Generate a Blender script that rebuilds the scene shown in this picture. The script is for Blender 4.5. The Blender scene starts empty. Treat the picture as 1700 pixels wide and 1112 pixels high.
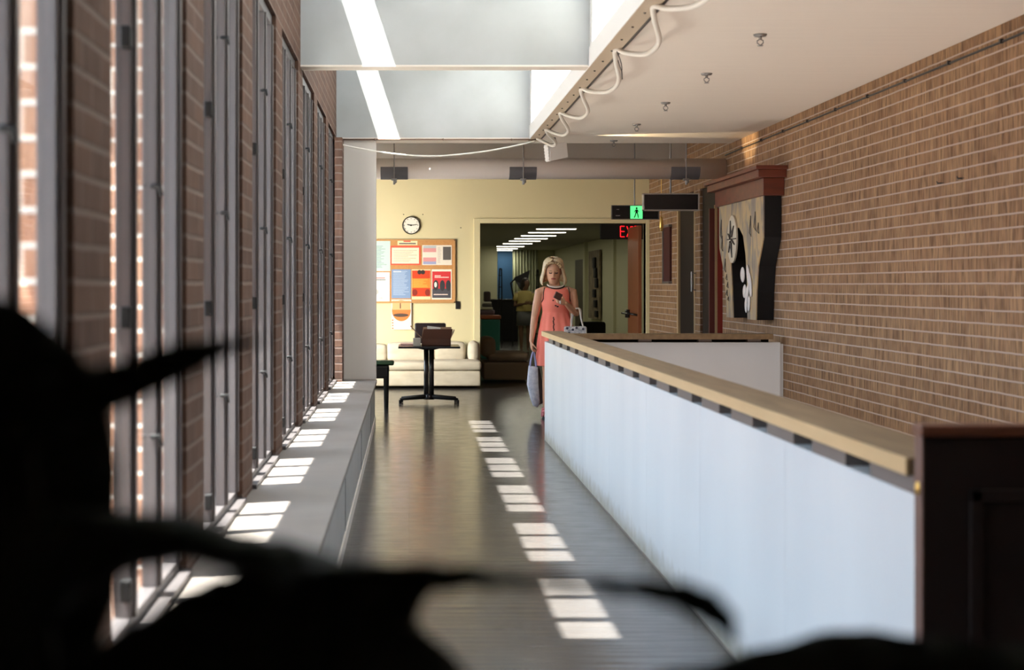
import bpy, bmesh, math, random
from mathutils import Vector, Matrix
random.seed(7)
S = bpy.context.scene
C = S.collection

# ------------------------------------------------------------------ camera, sky, sun, exposure
F, VX, VY, EYE = 2360.0, 679.0, 473.0, 1.42
cd = bpy.data.cameras.new('camera')
cam = bpy.data.objects.new('camera', cd); C.objects.link(cam)
cam.location = (0, 0, EYE); cam.rotation_euler = (math.pi / 2, 0, 0)
cd.sensor_width = 36; cd.lens = 36 * F / 1700
cd.shift_x = (850 - VX) / 1700; cd.shift_y = -(556 - VY) / 1700
cd.clip_start = 0.05; cd.clip_end = 300
cd.dof.use_dof = True; cd.dof.focus_distance = 14.0; cd.dof.aperture_fstop = 2.8
S.camera = cam

w = bpy.data.worlds.new('sky'); S.world = w; w.use_nodes = True
bg = w.node_tree.nodes['Background']
bg.inputs[0].default_value = (0.70, 0.83, 1.0, 1); bg.inputs[1].default_value = 5.5

SUN = Vector((1.0, 0.34, -3.1)).normalized()
sl = bpy.data.lights.new('sun', 'SUN'); sl.energy = 50; sl.angle = 0.009; sl.color = (1.0, 0.95, 0.87)
so = bpy.data.objects.new('sun', sl); C.objects.link(so); so.location = (-6, -2, 14)
so.rotation_euler = SUN.to_track_quat('-Z', 'Y').to_euler()

S.view_settings.view_transform = 'Standard'; S.view_settings.look = 'None'
S.view_settings.gamma = 1.0; S.view_settings.use_curve_mapping = False
S.view_settings.exposure = 0.45
S.cycles.use_denoising = True
S.cycles.max_bounces = 10; S.cycles.diffuse_bounces = 6; S.cycles.glossy_bounces = 4
S.cycles.transparent_max_bounces = 24; S.cycles.sample_clamp_indirect = 8.0
S.cycles.caustics_reflective = False; S.cycles.caustics_refractive = False

def fill_lamp(name, loc, rot, sx, sy, e, col, aim=None, spread=math.pi):
    l = bpy.data.lights.new(name, 'AREA'); l.shape = 'RECTANGLE'; l.size = sx; l.size_y = sy; l.energy = e; l.color = col; l.spread = spread
    o = bpy.data.objects.new(name, l); C.objects.link(o); o.location = loc; o.rotation_euler = Vector(aim).to_track_quat('-Z', 'Y').to_euler() if aim else rot
fill_lamp('stairwell_fill', (2.4, 8.2, -2.7), (math.pi, 0, 0), 1.8, 8.5, 105, (1, .89, .84))     # added unseen lamp, brightens ceiling and brick from below
fill_lamp('lounge_fill', (-2.45, 17.3, 1.25), None, 1.6, 1.4, 72, (1, .88, .66), (2.3, 2.9, -.5), 1.9)  # added warm lamp at the lounge windows, brightens the sofa wall

def portal(name, loc, rot, sx, sy):
    l = bpy.data.lights.new(name, 'AREA'); l.shape = 'RECTANGLE'; l.size = sx; l.size_y = sy
    l.cycles.is_portal = True
    o = bpy.data.objects.new(name, l); C.objects.link(o); o.location = loc; o.rotation_euler = rot

# ------------------------------------------------------------------ materials
MATS = {}
def mat(name, col, rough=0.6, metal=0.0, emit=None, estr=0.0, noise=None, bump=None, spec=0.5, coat=0.0):
    """noise=(scale, amount, col2[, stretch]) mixes col -> col2 by noise; bump=(scale, strength[, stretch])"""
    if name in MATS: return MATS[name]
    m = bpy.data.materials.new(name); m.use_nodes = True; MATS[name] = m
    nt = m.node_tree; b = nt.nodes['Principled BSDF']
    b.inputs['Base Color'].default_value = (*col, 1); b.inputs['Roughness'].default_value = rough
    b.inputs['Metallic'].default_value = metal; b.inputs['Specular IOR Level'].default_value = spec
    if coat: b.inputs['Coat Weight'].default_value = coat
    if emit: b.inputs['Emission Color'].default_value = (*emit, 1); b.inputs['Emission Strength'].default_value = estr
    def coords(stretch):
        t = nt.nodes.new('ShaderNodeTexCoord'); mp = nt.nodes.new('ShaderNodeMapping')
        mp.inputs['Scale'].default_value = stretch; nt.links.new(t.outputs['Object'], mp.inputs[0]); return mp.outputs[0]
    if noise:
        n = nt.nodes.new('ShaderNodeTexNoise'); n.inputs['Scale'].default_value = noise[0]; n.inputs['Detail'].default_value = 5
        nt.links.new(coords(noise[3] if len(noise) > 3 else (1, 1, 1)), n.inputs['Vector'])
        r = nt.nodes.new('ShaderNodeValToRGB'); r.color_ramp.elements[0].position = 0.5 - 0.5 * noise[1]; r.color_ramp.elements[1].position = 0.5 + 0.25
        r.color_ramp.elements[0].color = (*col, 1); r.color_ramp.elements[1].color = (*noise[2], 1)
        nt.links.new(n.outputs[0], r.inputs[0]); nt.links.new(r.outputs[0], b.inputs['Base Color'])
    if bump:
        n = nt.nodes.new('ShaderNodeTexNoise'); n.inputs['Scale'].default_value = bump[0]; n.inputs['Detail'].default_value = 3
        nt.links.new(coords(bump[2] if len(bump) > 2 else (1, 1, 1)), n.inputs['Vector'])
        bm_ = nt.nodes.new('ShaderNodeBump'); bm_.inputs['Strength'].default_value = bump[1]; bm_.inputs['Distance'].default_value = 0.01
        nt.links.new(n.outputs[0], bm_.inputs['Height']); nt.links.new(bm_.outputs[0], b.inputs['Normal'])
    return m

def brick(name, c1, c2, mortar, width=0.2, row=0.0795, msize=0.008, striate=0.5, head=0.15):
    m = bpy.data.materials.new(name); m.use_nodes = True; MATS[name] = m
    nt = m.node_tree; b = nt.nodes['Principled BSDF']; L = nt.links.new
    b.inputs['Roughness'].default_value = 0.85; b.inputs['Specular IOR Level'].default_value = 0.25
    t = nt.nodes.new('ShaderNodeTexCoord'); sp = nt.nodes.new('ShaderNodeSeparateXYZ'); L(t.outputs['Object'], sp.inputs[0])
    ad = nt.nodes.new('ShaderNodeMath'); ad.operation = 'ADD'; L(sp.outputs[0], ad.inputs[0]); L(sp.outputs[1], ad.inputs[1])
    cb = nt.nodes.new('ShaderNodeCombineXYZ'); L(ad.outputs[0], cb.inputs[0]); L(sp.outputs[2], cb.inputs[1])
    # slightly wavy courses
    wn = nt.nodes.new('ShaderNodeTexNoise'); wn.inputs['Scale'].default_value = 9.0; L(cb.outputs[0], wn.inputs['Vector'])
    vm = nt.nodes.new('ShaderNodeVectorMath'); vm.operation = 'SCALE'; vm.inputs['Scale'].default_value = 0.006; L(wn.outputs['Color'], vm.inputs[0])
    va = nt.nodes.new('ShaderNodeVectorMath'); va.operation = 'ADD'; L(cb.outputs[0], va.inputs[0]); L(vm.outputs[0], va.inputs[1])
    bt = nt.nodes.new('ShaderNodeTexBrick'); L(va.outputs[0], bt.inputs['Vector'])
    bt.inputs['Scale'].default_value = 1.0; bt.inputs['Brick Width'].default_value = width; bt.inputs['Row Height'].default_value = row
    bt.inputs['Mortar Size'].default_value = msize; bt.inputs['Mortar Smooth'].default_value = 0.25; bt.offset = 0.5
    bt.inputs['Color1'].default_value = (*c1, 1); bt.inputs['Color2'].default_value = (*c2, 1)
    hj = tuple(.62 * a_ + head * b_ for a_, b_ in zip(c2, mortar)); bt.inputs['Mortar'].default_value = (*hj, 1)
    s2_ = nt.nodes.new('ShaderNodeSeparateXYZ'); L(va.outputs[0], s2_.inputs[0])
    q1 = nt.nodes.new('ShaderNodeMath'); q1.operation = 'DIVIDE'; q1.inputs[1].default_value = row; L(s2_.outputs[1], q1.inputs[0])
    q2 = nt.nodes.new('ShaderNodeMath'); q2.operation = 'FRACT'; L(q1.outputs[0], q2.inputs[0])
    q3 = nt.nodes.new('ShaderNodeMath'); q3.operation = 'PINGPONG'; q3.inputs[1].default_value = 0.5; L(q2.outputs[0], q3.inputs[0])
    q4 = nt.nodes.new('ShaderNodeMapRange'); q4.inputs[1].default_value = msize / row * .6; q4.inputs[2].default_value = msize / row * 1.25; q4.inputs[3].default_value = 1; q4.inputs[4].default_value = 0
    L(q3.outputs[0], q4.inputs[0]); bed = q4.outputs[0]; fac = bed
    # wire-cut striations: noise stretched upright
    mp = nt.nodes.new('ShaderNodeMapping'); mp.inputs['Scale'].default_value = (38, 5, 1); L(cb.outputs[0], mp.inputs[0])
    n = nt.nodes.new('ShaderNodeTexNoise'); n.inputs['Scale'].default_value = 1.0; n.inputs['Detail'].default_value = 3; L(mp.outputs[0], n.inputs['Vector'])
    r = nt.nodes.new('ShaderNodeValToRGB'); r.color_ramp.elements[0].position = 0.32; r.color_ramp.elements[1].position = 0.62
    v = 1 - striate; r.color_ramp.elements[0].color = (v, v * 0.97, v * 0.95, 1); r.color_ramp.elements[1].color = (1.06, 1.06, 1.06, 1)
    L(n.outputs[0], r.inputs[0])
    mx = nt.nodes.new('ShaderNodeMix'); mx.data_type = 'RGBA'; mx.blend_type = 'MULTIPLY'; mx.inputs[0].default_value = 1.0
    L(bt.outputs['Color'], mx.inputs[6]); L(r.outputs[0], mx.inputs[7])
    out = mx.outputs[2]
    big = nt.nodes.new('ShaderNodeTexNoise'); big.inputs['Scale'].default_value = 1.1; big.inputs['Detail'].default_value = 3; L(cb.outputs[0], big.inputs['Vector'])
    r2 = nt.nodes.new('ShaderNodeValToRGB'); r2.color_ramp.elements[0].position = 0.35; r2.color_ramp.elements[1].position = 0.65
    r2.color_ramp.elements[0].color = (0.9, 0.88, 0.86, 1); r2.color_ramp.elements[1].color = (1.06, 1.04, 1.02, 1); L(big.outputs[0], r2.inputs[0])
    m3 = nt.nodes.new('ShaderNodeMix'); m3.data_type = 'RGBA'; m3.blend_type = 'MULTIPLY'; m3.inputs[0].default_value = 1.0
    L(out, m3.inputs[6]); L(r2.outputs[0], m3.inputs[7])
    m4 = nt.nodes.new('ShaderNodeMix'); m4.data_type = 'RGBA'; L(bed, m4.inputs[0]); L(m3.outputs[2], m4.inputs[6]); m4.inputs[7].default_value = (*mortar, 1)
    L(m4.outputs[2], b.inputs['Base Color'])
    bp = nt.nodes.new('ShaderNodeBump'); bp.inputs['Strength'].default_value = 0.5; bp.inputs['Distance'].default_value = 0.006; bp.invert = True
    L(fac, bp.inputs['Height']); L(bp.outputs[0], b.inputs['Normal'])
    return m

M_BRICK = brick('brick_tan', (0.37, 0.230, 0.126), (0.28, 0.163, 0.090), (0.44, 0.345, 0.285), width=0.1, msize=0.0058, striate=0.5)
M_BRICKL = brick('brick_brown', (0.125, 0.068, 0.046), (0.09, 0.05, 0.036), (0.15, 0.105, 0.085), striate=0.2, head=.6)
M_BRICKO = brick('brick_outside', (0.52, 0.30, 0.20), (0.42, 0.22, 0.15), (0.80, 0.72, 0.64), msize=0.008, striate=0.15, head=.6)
M_WHITE = mat('white_paint', (0.80, 0.80, 0.78), 0.6)
M_CONC = mat('beam_concrete', (0.34, 0.345, 0.33), 0.8, noise=(1.6, 0.5, (0.45, 0.46, 0.46)))
M_CEIL = mat('ceiling_paint', (0.76, 0.69, 0.60), 0.65, noise=(1.0, 0.6, (0.71, 0.64, 0.56), (1.2, 45, 1)), bump=(1.0, 0.10, (1.5, 60, 1)))
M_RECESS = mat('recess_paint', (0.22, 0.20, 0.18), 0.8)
M_CREAM = mat('cream_wall', (0.70, 0.63, 0.40), 0.6, noise=(1.2, 0.6, (0.64, 0.58, 0.38)))
M_CREAM2 = mat('corridor_wall', (0.68, 0.66, 0.44), 0.7)
M_COL = mat('column_paint', (0.60, 0.55, 0.50), 0.6)
M_FRAME = mat('window_metal', (0.095, 0.083, 0.083), 0.42, metal=0.2)
M_FRAMED = mat('window_metal_dark', (0.05, 0.045, 0.042), 0.45, metal=0.3)
M_OAK = mat('rail_wood', (0.27, 0.175, 0.088), 0.6, noise=(2.0, 0.6, (0.17, 0.105, 0.05), (10, 1.2, 10)))
M_POST = mat('post_wood', (0.17, 0.14, 0.125), 0.6)
M_OAK_LIT = mat('rail_edge_lit', (0.66, 0.47, 0.25), 0.4, noise=(2.0, 0.6, (0.54, 0.37, 0.18), (10, 1.2, 10)))  # paler rail wood, window light on the front edge painted in
M_BLACK = mat('black', (0.010, 0.009, 0.009), 0.65, spec=.25)
M_BLACKG = mat('black_gloss', (0.02, 0.018, 0.018), 0.25)
M_SILL = mat('bench_top', (0.22, 0.19, 0.168), 0.5, noise=(3, 0.6, (0.165, 0.143, 0.128)))
M_SILLF = mat('bench_front', (0.36, 0.36, 0.355), 0.5, noise=(2.5, 0.6, (0.28, 0.28, 0.275)))
M_MAHO = mat('mahogany', (0.014, 0.006, 0.004), 0.5, noise=(3, 0.5, (0.009, 0.004, 0.003), (8, 8, 1)))
M_MAHOT = mat('mahogany_edge', (0.13, 0.042, 0.02), 0.4)
M_STEEL = mat('steel', (0.30, 0.29, 0.28), 0.4, metal=0.8)
M_DUCT = mat('duct_paint', (0.72, 0.65, 0.61), 0.55, bump=(6, 0.1))
M_SLEEVE = mat('duct_sleeve', (0.12, 0.115, 0.125), 0.5)
M_CABLE = mat('white_cable', (0.72, 0.68, 0.60), 0.5)
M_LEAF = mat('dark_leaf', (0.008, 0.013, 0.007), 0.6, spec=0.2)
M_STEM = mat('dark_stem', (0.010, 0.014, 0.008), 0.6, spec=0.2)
M_POT = mat('plant_pot', (0.08, 0.04, 0.03), 0.7)
M_SKIN = mat('skin', (0.64, 0.35, 0.215), 0.5)
M_SKIN2 = mat('skin_dark', (0.16, 0.08, 0.045), 0.5)
M_CORAL = mat('coral_cloth', (1.0, 0.27, 0.20), 0.8)
M_BLOND = mat('blonde_hair', (0.78, 0.66, 0.44), 0.5, noise=(30, 0.5, (0.58, 0.44, 0.26), (4, 4, 0.6)))
M_BROWNH = mat('brown_hair', (0.30, 0.18, 0.08), 0.5, noise=(40, 0.5, (0.62, 0.45, 0.25)))
M_DARKH = mat('dark_hair', (0.02, 0.013, 0.01), 0.6)
M_LIP = mat('lips', (0.42, 0.10, 0.09), 0.5)
M_COUCH = mat('couch_cloth', (0.66, 0.60, 0.50), 0.9, noise=(4, 0.6, (0.50, 0.45, 0.37), (1.2, 3, 3)))
M_COUCHD = mat('armchair_cloth', (0.20, 0.155, 0.10), 0.9)
M_CARD = mat('cardboard', (0.12, 0.05, 0.03), 0.8)
M_CARDL = mat('cardboard_flap', (0.34, 0.22, 0.14), 0.8)
M_CORK = mat('cork', (0.58, 0.31, 0.12), 0.85, noise=(60, 0.6, (0.46, 0.22, 0.08)))
M_PAPER = mat('paper', (0.82, 0.80, 0.76), 0.8)
M_RED = mat('red_paint', (0.30, 0.025, 0.015), 0.5)
M_DOOR = mat('door_wood', (0.26, 0.085, 0.035), 0.4, noise=(2, 0.6, (0.19, 0.06, 0.025), (12, 12, 1)))
M_TAN = mat('tan_trim', (0.42, 0.29, 0.15), 0.6)
M_GLASSD = mat('dark_door_glass', (0.018, 0.011, 0.009), 0.55, spec=.2)
M_GROUND = mat('outside_paving', (0.50, 0.48, 0.45), 0.9)
M_BRASS = mat('brass', (0.75, 0.50, 0.15), 0.3, metal=0.8)

def floor_mat():
    m = mat('floor_tile', (0.045, 0.040, 0.038), 0.17, noise=(2.2, 0.6, (0.068, 0.061, 0.057)), spec=0.38)
    nt = m.node_tree; b = nt.nodes['Principled BSDF']; L = nt.links.new
    t = nt.nodes.new('ShaderNodeTexCoord')
    mp = nt.nodes.new('ShaderNodeMapping'); mp.inputs['Scale'].default_value = (0.9, 8.0, 1); L(t.outputs['Object'], mp.inputs[0])
    n = nt.nodes.new('ShaderNodeTexNoise'); n.inputs['Scale'].default_value = 2.6; n.inputs['Detail'].default_value = 3; L(mp.outputs[0], n.inputs['Vector'])
    bt = nt.nodes.new('ShaderNodeTexBrick'); bt.offset = 0; bt.inputs['Brick Width'].default_value = 0.305; bt.inputs['Row Height'].default_value = 0.305
    bt.inputs['Mortar Size'].default_value = 0.0015; bt.inputs['Scale'].default_value = 1; L(t.outputs['Object'], bt.inputs['Vector'])
    b1 = nt.nodes.new('ShaderNodeBump'); b1.inputs['Strength'].default_value = 0.38; b1.inputs['Distance'].default_value = 0.006; L(n.outputs[0], b1.inputs['Height'])
    b2 = nt.nodes.new('ShaderNodeBump'); b2.invert = True; b2.inputs['Strength'].default_value = 0.4; b2.inputs['Distance'].default_value = 0.001
    L(bt.outputs['Fac'], b2.inputs['Height']); L(b1.outputs[0], b2.inputs['Normal']); L(b2.outputs[0], b.inputs['Normal'])
    n2 = nt.nodes.new('ShaderNodeTexNoise'); n2.inputs['Scale'].default_value = 7; n2.inputs['Detail'].default_value = 6; L(t.outputs['Object'], n2.inputs['Vector'])
    r = nt.nodes.new('ShaderNodeMapRange'); r.inputs[3].default_value = 0.10; r.inputs[4].default_value = 0.27; L(n2.outputs[0], r.inputs[0]); L(r.outputs[0], b.inputs['Roughness'])
    return m
M_FLOOR = floor_mat()

def parapet_mat():
    m = mat('parapet_board', (0.76, 0.79, 0.81), 0.5)
    nt = m.node_tree; b = nt.nodes['Principled BSDF']; L = nt.links.new
    t = nt.nodes.new('ShaderNodeTexCoord'); sp = nt.nodes.new('ShaderNodeSeparateXYZ'); L(t.outputs['Object'], sp.inputs[0])
    mp = nt.nodes.new('ShaderNodeMapping'); mp.inputs['Scale'].default_value = (1, 1.1, 0.30); L(t.outputs['Object'], mp.inputs[0])
    n = nt.nodes.new('ShaderNodeTexNoise'); n.inputs['Scale'].default_value = 1.5; n.inputs['Detail'].default_value = 4; L(mp.outputs[0], n.inputs['Vector'])
    r = nt.nodes.new('ShaderNodeValToRGB'); r.color_ramp.elements[0].position = 0.3; r.color_ramp.elements[1].position = 0.7
    r.color_ramp.elements[0].color = (0.66, 0.69, 0.71, 1); r.color_ramp.elements[1].color = (0.74, 0.765, 0.775, 1); L(n.outputs[0], r.inputs[0])
    # scuffed, yellowed dirt along the foot of the boards
    n2 = nt.nodes.new('ShaderNodeTexNoise'); n2.inputs['Scale'].default_value = 9; n2.inputs['Detail'].default_value = 6; L(t.outputs['Object'], n2.inputs['Vector'])
    ma = nt.nodes.new('ShaderNodeMath'); ma.operation = 'MULTIPLY_ADD'; ma.inputs[1].default_value = 0.16; L(n2.outputs[0], ma.inputs[0]); ma.inputs[2].default_value = -0.02
    dv = nt.nodes.new('ShaderNodeMath'); dv.operation = 'SUBTRACT'; L(ma.outputs[0], dv.inputs[0]); L(sp.outputs[2], dv.inputs[1])
    mr = nt.nodes.new('ShaderNodeMapRange'); mr.inputs[1].default_value = -0.06; mr.inputs[2].default_value = 0.06; mr.inputs[3].default_value = 0; mr.inputs[4].default_value = 0.8; L(dv.outputs[0], mr.inputs[0])
    mx = nt.nodes.new('ShaderNodeMix'); mx.data_type = 'RGBA'; L(mr.outputs[0], mx.inputs[0]); L(r.outputs[0], mx.inputs[6]); mx.inputs[7].default_value = (0.36, 0.33, 0.24, 1)
    L(mx.outputs[2], b.inputs['Base Color'])
    return m
M_PARA = parapet_mat()

def glass_mat(name='window_glass', tint=(0.93, 0.96, 0.97)):
    m = bpy.data.materials.new(name); m.use_nodes = True; nt = m.node_tree; nt.nodes.clear(); L = nt.links.new
    o = nt.nodes.new('ShaderNodeOutputMaterial'); tr = nt.nodes.new('ShaderNodeBsdfTransparent'); tr.inputs[0].default_value = (*tint, 1)
    g = nt.nodes.new('ShaderNodeBsdfGlossy'); g.inputs['Roughness'].default_value = 0.03
    f = nt.nodes.new('ShaderNodeFresnel'); ge = nt.nodes.new('ShaderNodeNewGeometry')
    mr = nt.nodes.new('ShaderNodeMapRange'); mr.inputs[3].default_value = 1.45; mr.inputs[4].default_value = 1 / 1.45   # same reflectance from either side
    L(ge.outputs['Backfacing'], mr.inputs[0]); L(mr.outputs[0], f.inputs[0])
    mx = nt.nodes.new('ShaderNodeMixShader'); L(f.outputs[0], mx.inputs[0]); L(tr.outputs[0], mx.inputs[1]); L(g.outputs[0], mx.inputs[2]); L(mx.outputs[0], o.inputs[0])
    return m
M_GLASS = glass_mat()

# ------------------------------------------------------------------ mesh helpers
class MB:
    def __init__(s): s.bm = bmesh.new()
    def box(s, x0, x1, y0, y1, z0, z1, mtx=None, bevel=0):
        vs = [s.bm.verts.new((x, y, z)) for x in (x0, x1) for y in (y0, y1) for z in (z0, z1)]
        idx = [(0, 1, 3, 2), (4, 6, 7, 5), (0, 4, 5, 1), (2, 3, 7, 6), (0, 2, 6, 4), (1, 5, 7, 3)]
        fs = [s.bm.faces.new([vs[i] for i in f]) for f in idx]
        if bevel:
            es = list({e for f in fs for e in f.edges})
            r = bmesh.ops.bevel(s.bm, geom=es, offset=bevel, segments=2, affect='EDGES', profile=0.5)
            vs = list({v for f in r['faces'] for v in f.verts} | {v for v in vs if v.is_valid})
        if mtx:
            for v in vs: v.co = mtx @ v.co
        return s
    def loft(s, rings, cap=True, closed=True):
        R = [[s.bm.verts.new(p) for p in r] for r in rings]
        n = len(R[0])
        for a, b in zip(R, R[1:]):
            for i in range(n if closed else n - 1):
                j = (i + 1) % n
                s.bm.faces.new((a[i], a[j], b[j], b[i]))
        if cap and closed:
            s.bm.faces.new(list(reversed(R[0]))); s.bm.faces.new(R[-1])
        return s
    def tube(s, pts, rad, n=10, round_ends=False, flat=1.0):
        pts = [Vector(p) for p in pts]
        if not hasattr(rad, '__len__'): rad = [rad] * len(pts)
        rad = list(rad)
        if round_ends:
            d0 = (pts[0] - pts[1]).normalized(); d1 = (pts[-1] - pts[-2]).normalized()
            a, b, ra, rb = pts[0], pts[-1], rad[0], rad[-1]
            pts = [a + d0 * ra * .95, a + d0 * ra * .6] + pts + [b + d1 * rb * .6, b + d1 * rb * .95]
            rad = [ra * .3, ra * .78] + rad + [rb * .78, rb * .3]
        rings = []; up = None
        for i, p in enumerate(pts):
            t = (pts[min(i + 1, len(pts) - 1)] - pts[max(i - 1, 0)]).normalized()
            if up is None:
                up = Vector((0, 0, 1)) if abs(t.z) < 0.9 else Vector((0, 1, 0))
            side = t.cross(up)
            if side.length < 1e-5: side = t.cross(Vector((1, 0, 0)))
            side.normalize(); u2 = side.cross(t).normalized(); up = u2
            rings.append([p + side * math.cos(a) * rad[i] + u2 * math.sin(a) * rad[i] * flat for a in [2 * math.pi * k / n for k in range(n)]])
        return s.loft(rings)
    def ell(s, c, rx, ry, rz, n=14, m=9, mtx=None):
        c = Vector(c); rings = []
        for i in range(m + 1):
            ph = -math.pi / 2 + math.pi * (i + 0.15) / (m + 0.3)
            rings.append([c + Vector((rx * math.cos(ph) * math.cos(a), ry * math.cos(ph) * math.sin(a), rz * math.sin(ph))) for a in [2 * math.pi * k / n for k in range(n)]])
        if mtx: rings = [[mtx @ p for p in r] for r in rings]
        return s.loft(rings)
    def rings(s, lst, n=20, cap=True, power=2.0):
        """lst of (cx, cy, z, rx, ry): stacked level ellipses"""
        out = []
        for cx, cy, z, rx, ry in lst:
            r = []
            for k in range(n):
                a = 2 * math.pi * k / n; ca, sa = math.cos(a), math.sin(a)
                e = 2.0 / power
                r.append(Vector((cx + rx * math.copysign(abs(ca) ** e, ca), cy + ry * math.copysign(abs(sa) ** e, sa), z)))
            out.append(r)
        return s.loft(out, cap)
    def prism(s, poly, axis, a0, a1):
        """poly: 2D outline; axis 'x' -> (y,z), 'y' -> (x,z), 'z' -> (x,y)"""
        def mk(p, a): return {'x': (a, p[0], p[1]), 'y': (p[0], a, p[1]), 'z': (p[0], p[1], a)}[axis]
        A = [s.bm.verts.new(mk(p, a0)) for p in poly]; B = [s.bm.verts.new(mk(p, a1)) for p in poly]
        n = len(poly)
        for i in range(n): s.bm.faces.new((A[i], A[(i + 1) % n], B[(i + 1) % n], B[i]))
        s.bm.faces.new(list(reversed(A))); s.bm.faces.new(B); return s
    def quad(s, *p): s.bm.faces.new([s.bm.verts.new(q) for q in p]); return s

def obj(name, mb, m, parent=None, smooth=False, label=None):
    me = bpy.data.meshes.new(name)
    bmesh.ops.recalc_face_normals(mb.bm, faces=mb.bm.faces)
    mb.bm.to_mesh(me); mb.bm.free()
    me.materials.append(m)
    if smooth:
        for p in me.polygons: p.use_smooth = True
    o = bpy.data.objects.new(name, me); C.objects.link(o)
    if parent: o.parent = parent; o.matrix_parent_inverse = Matrix.Translation(parent.matrix_basis.translation).inverted() if parent.type == 'EMPTY' and parent.parent is None else Matrix.Identity(4)
    if label: o['label'] = label
    return o
def sub(o, lv=2):
    md = o.modifiers.new('sub', 'SUBSURF'); md.levels = lv; md.render_levels = lv; return o
def bev(o, wd=0.004, seg=2):
    md = o.modifiers.new('bev', 'BEVEL'); md.width = wd; md.segments = seg; md.limit_method = 'ANGLE'; return o
def tag(o, label, cat, group=None):
    o['label'] = label; o['category'] = cat
    if group: o['group'] = group
    return o
def thing(name, label, cat, loc, group=None):
    o = bpy.data.objects.new(name, None); C.objects.link(o); o.location = loc; o.empty_display_size = 0.1
    return tag(o, label, cat, group)
def struct(name, mb, m, parent=None, label=None, smooth=False):
    o = obj(name, mb, m, parent, smooth)
    if not parent:
        o['kind'] = 'structure'
        if label: o['label'] = label
    return o
def at(px, py, Y): return Vector(((px - VX) / F * Y, Y, EYE - (py - VY) / F * Y))

# ------------------------------------------------------------------ the building
XW, XR, XP, ZC, PIT = -0.745, 3.43, 1.24, 2.93, 1.6
YW0 = 3.56                       # near edge of the first fully seen window
WIN = [YW0 + PIT * k for k in range(-1, 7)]      # 8 windows, each 1.20 wide
WW = 1.20
BEAMS = [(2.2, 2.36), (4.66, 4.82), (9.76, 9.92), (14.58, 14.75)]
ZR = 4.2

f = MB()
f.box(-0.36, XP + 0.1, -2, 15.2, -0.25, 0); f.box(XP + 0.1, XR, -2, 3.55, -0.25, 0)
f.box(XP + 0.1, XR, 13.08, 15.2, -0.25, 0); f.box(-2.6, XR, 15.2, 20.3, -0.25, 0); f.box(0.9, 4.3, 20.3, 42, -0.25, 0)
struct('floor', f, M_FLOOR, label='dark grey polished tile floor of the corridor')
f = MB(); f.box(XP, XR, 3.4, 13.2, -3.0, -2.9); struct('floor_stairwell', f, M_SILL, label='floor at the foot of the stairwell')

wl = MB()
edges = [-2.0]
for y in WIN: edges += [y, y + WW]
edges.append(14.75)
for a, b in zip(edges[0::2], edges[1::2]):
    wl.box(XW - 0.07, XW, a, b, -0.25, ZC)
wl.box(XW - 0.40, XW, WIN[0], 14.0, -3, 0.42); wl.box(XW - 0.40, XW, -2, 14.75, ZC, ZR + 0.05)
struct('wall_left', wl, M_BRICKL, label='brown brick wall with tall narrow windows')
e = MB(); e.box(-1.36, XW - 0.39, -1, 15, 3.0, 3.1); struct('roof_eave', e, M_WHITE)
f = MB(); f.box(XW, XW + 0.075, 14.25, 14.60, 0.45, 2.90); struct('wall_pier', f, M_BRICKL, label='narrow dark brick return beside the column')

wr = MB()
wr.box(XR, XR + 0.2, -2, 15.55, -3, 3.3)
wr.box(XR, XR + 0.2, 16.75, 17.05, 0, 2.55); wr.box(XR, XR + 0.2, 18.2, 20.3, 0, 3.3)
wr.box(XR, XR + 0.2, 15.55, 18.2, 2.55, 3.3)
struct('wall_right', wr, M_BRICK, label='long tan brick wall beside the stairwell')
b_ = MB(); b_.box(-2.6, XR + .2, -2.2, -2.0, -.2, 3.3); struct('wall_near', b_, M_COL)
b_ = MB(); b_.box(XP, XR, 3.3, 3.4, -3, -0.25); b_.box(XP, XP + 0.1, 3.4, 13, -3, -0.25); b_.box(XP, XR, 13.1, 13.2, -3, -0.25)
struct('wall_stairwell', b_, M_PARA)

# far wall with its wide doorway
DX0, DX1, DZ, YF = 1.015, 3.38, 2.30, 20.3
b_ = MB(); b_.box(-2.6, DX0 - 0.0, YF, YF + 0.2, 0, 3.3); b_.box(DX0, DX1, YF, YF + 0.2, DZ, 3.3); b_.box(DX1, XR + 0.02, YF, YF + 0.2, 0, 3.3)
struct('wall_far', b_, M_CREAM, label='cream yellow wall around the wide doorway')
d = MB(); d.box(DX0 - 0.09, DX0, YF - 0.03, YF + 0.22, 0, DZ + 0.07); d.box(DX1, DX1 + 0.05, YF - 0.03, YF + 0.22, 0, DZ + 0.07); d.box(DX0, DX1, YF - 0.03, YF + 0.22, DZ, DZ + 0.07)
bev(struct('trim_1', d, M_CREAM, label='cream door frame around the wide doorway'))
b_ = MB(); b_.box(-2.8, -2.6, 14.75, 15.4, 0, 3.3); b_.box(-2.8, -2.6, 20.2, 20.5, 0, 3.3); b_.box(-2.8, -2.6, 15.4, 20.2, 0, 0.5); b_.box(-2.8, -2.6, 15.4, 20.2, 2.7, 3.3)
b_.box(-2.6, XW + 0.01, 14.6, 14.75, 0, 3.3)
struct('wall_lounge', b_, M_CREAM)
w_ = thing('window_10', 'wide window lighting the sofa corner', 'window', (-2.7, 17.8, 0.5)); del w_['category']; w_['kind'] = 'structure'
g = MB()
for y in (15.4, 17.0, 18.6, 20.14): g.box(-2.74, -2.66, y, y + 0.06, 0.5, 2.7)
g.box(-2.74, -2.66, 15.4, 20.2, 0.5, 0.56); g.box(-2.74, -2.66, 15.4, 20.2, 2.64, 2.7); obj('window_frame', g, M_FRAME, w_)
g = MB(); g.box(-2.705, -2.695, 15.4, 20.2, 0.5, 2.7); obj('pane', g, M_GLASS, w_)

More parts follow.
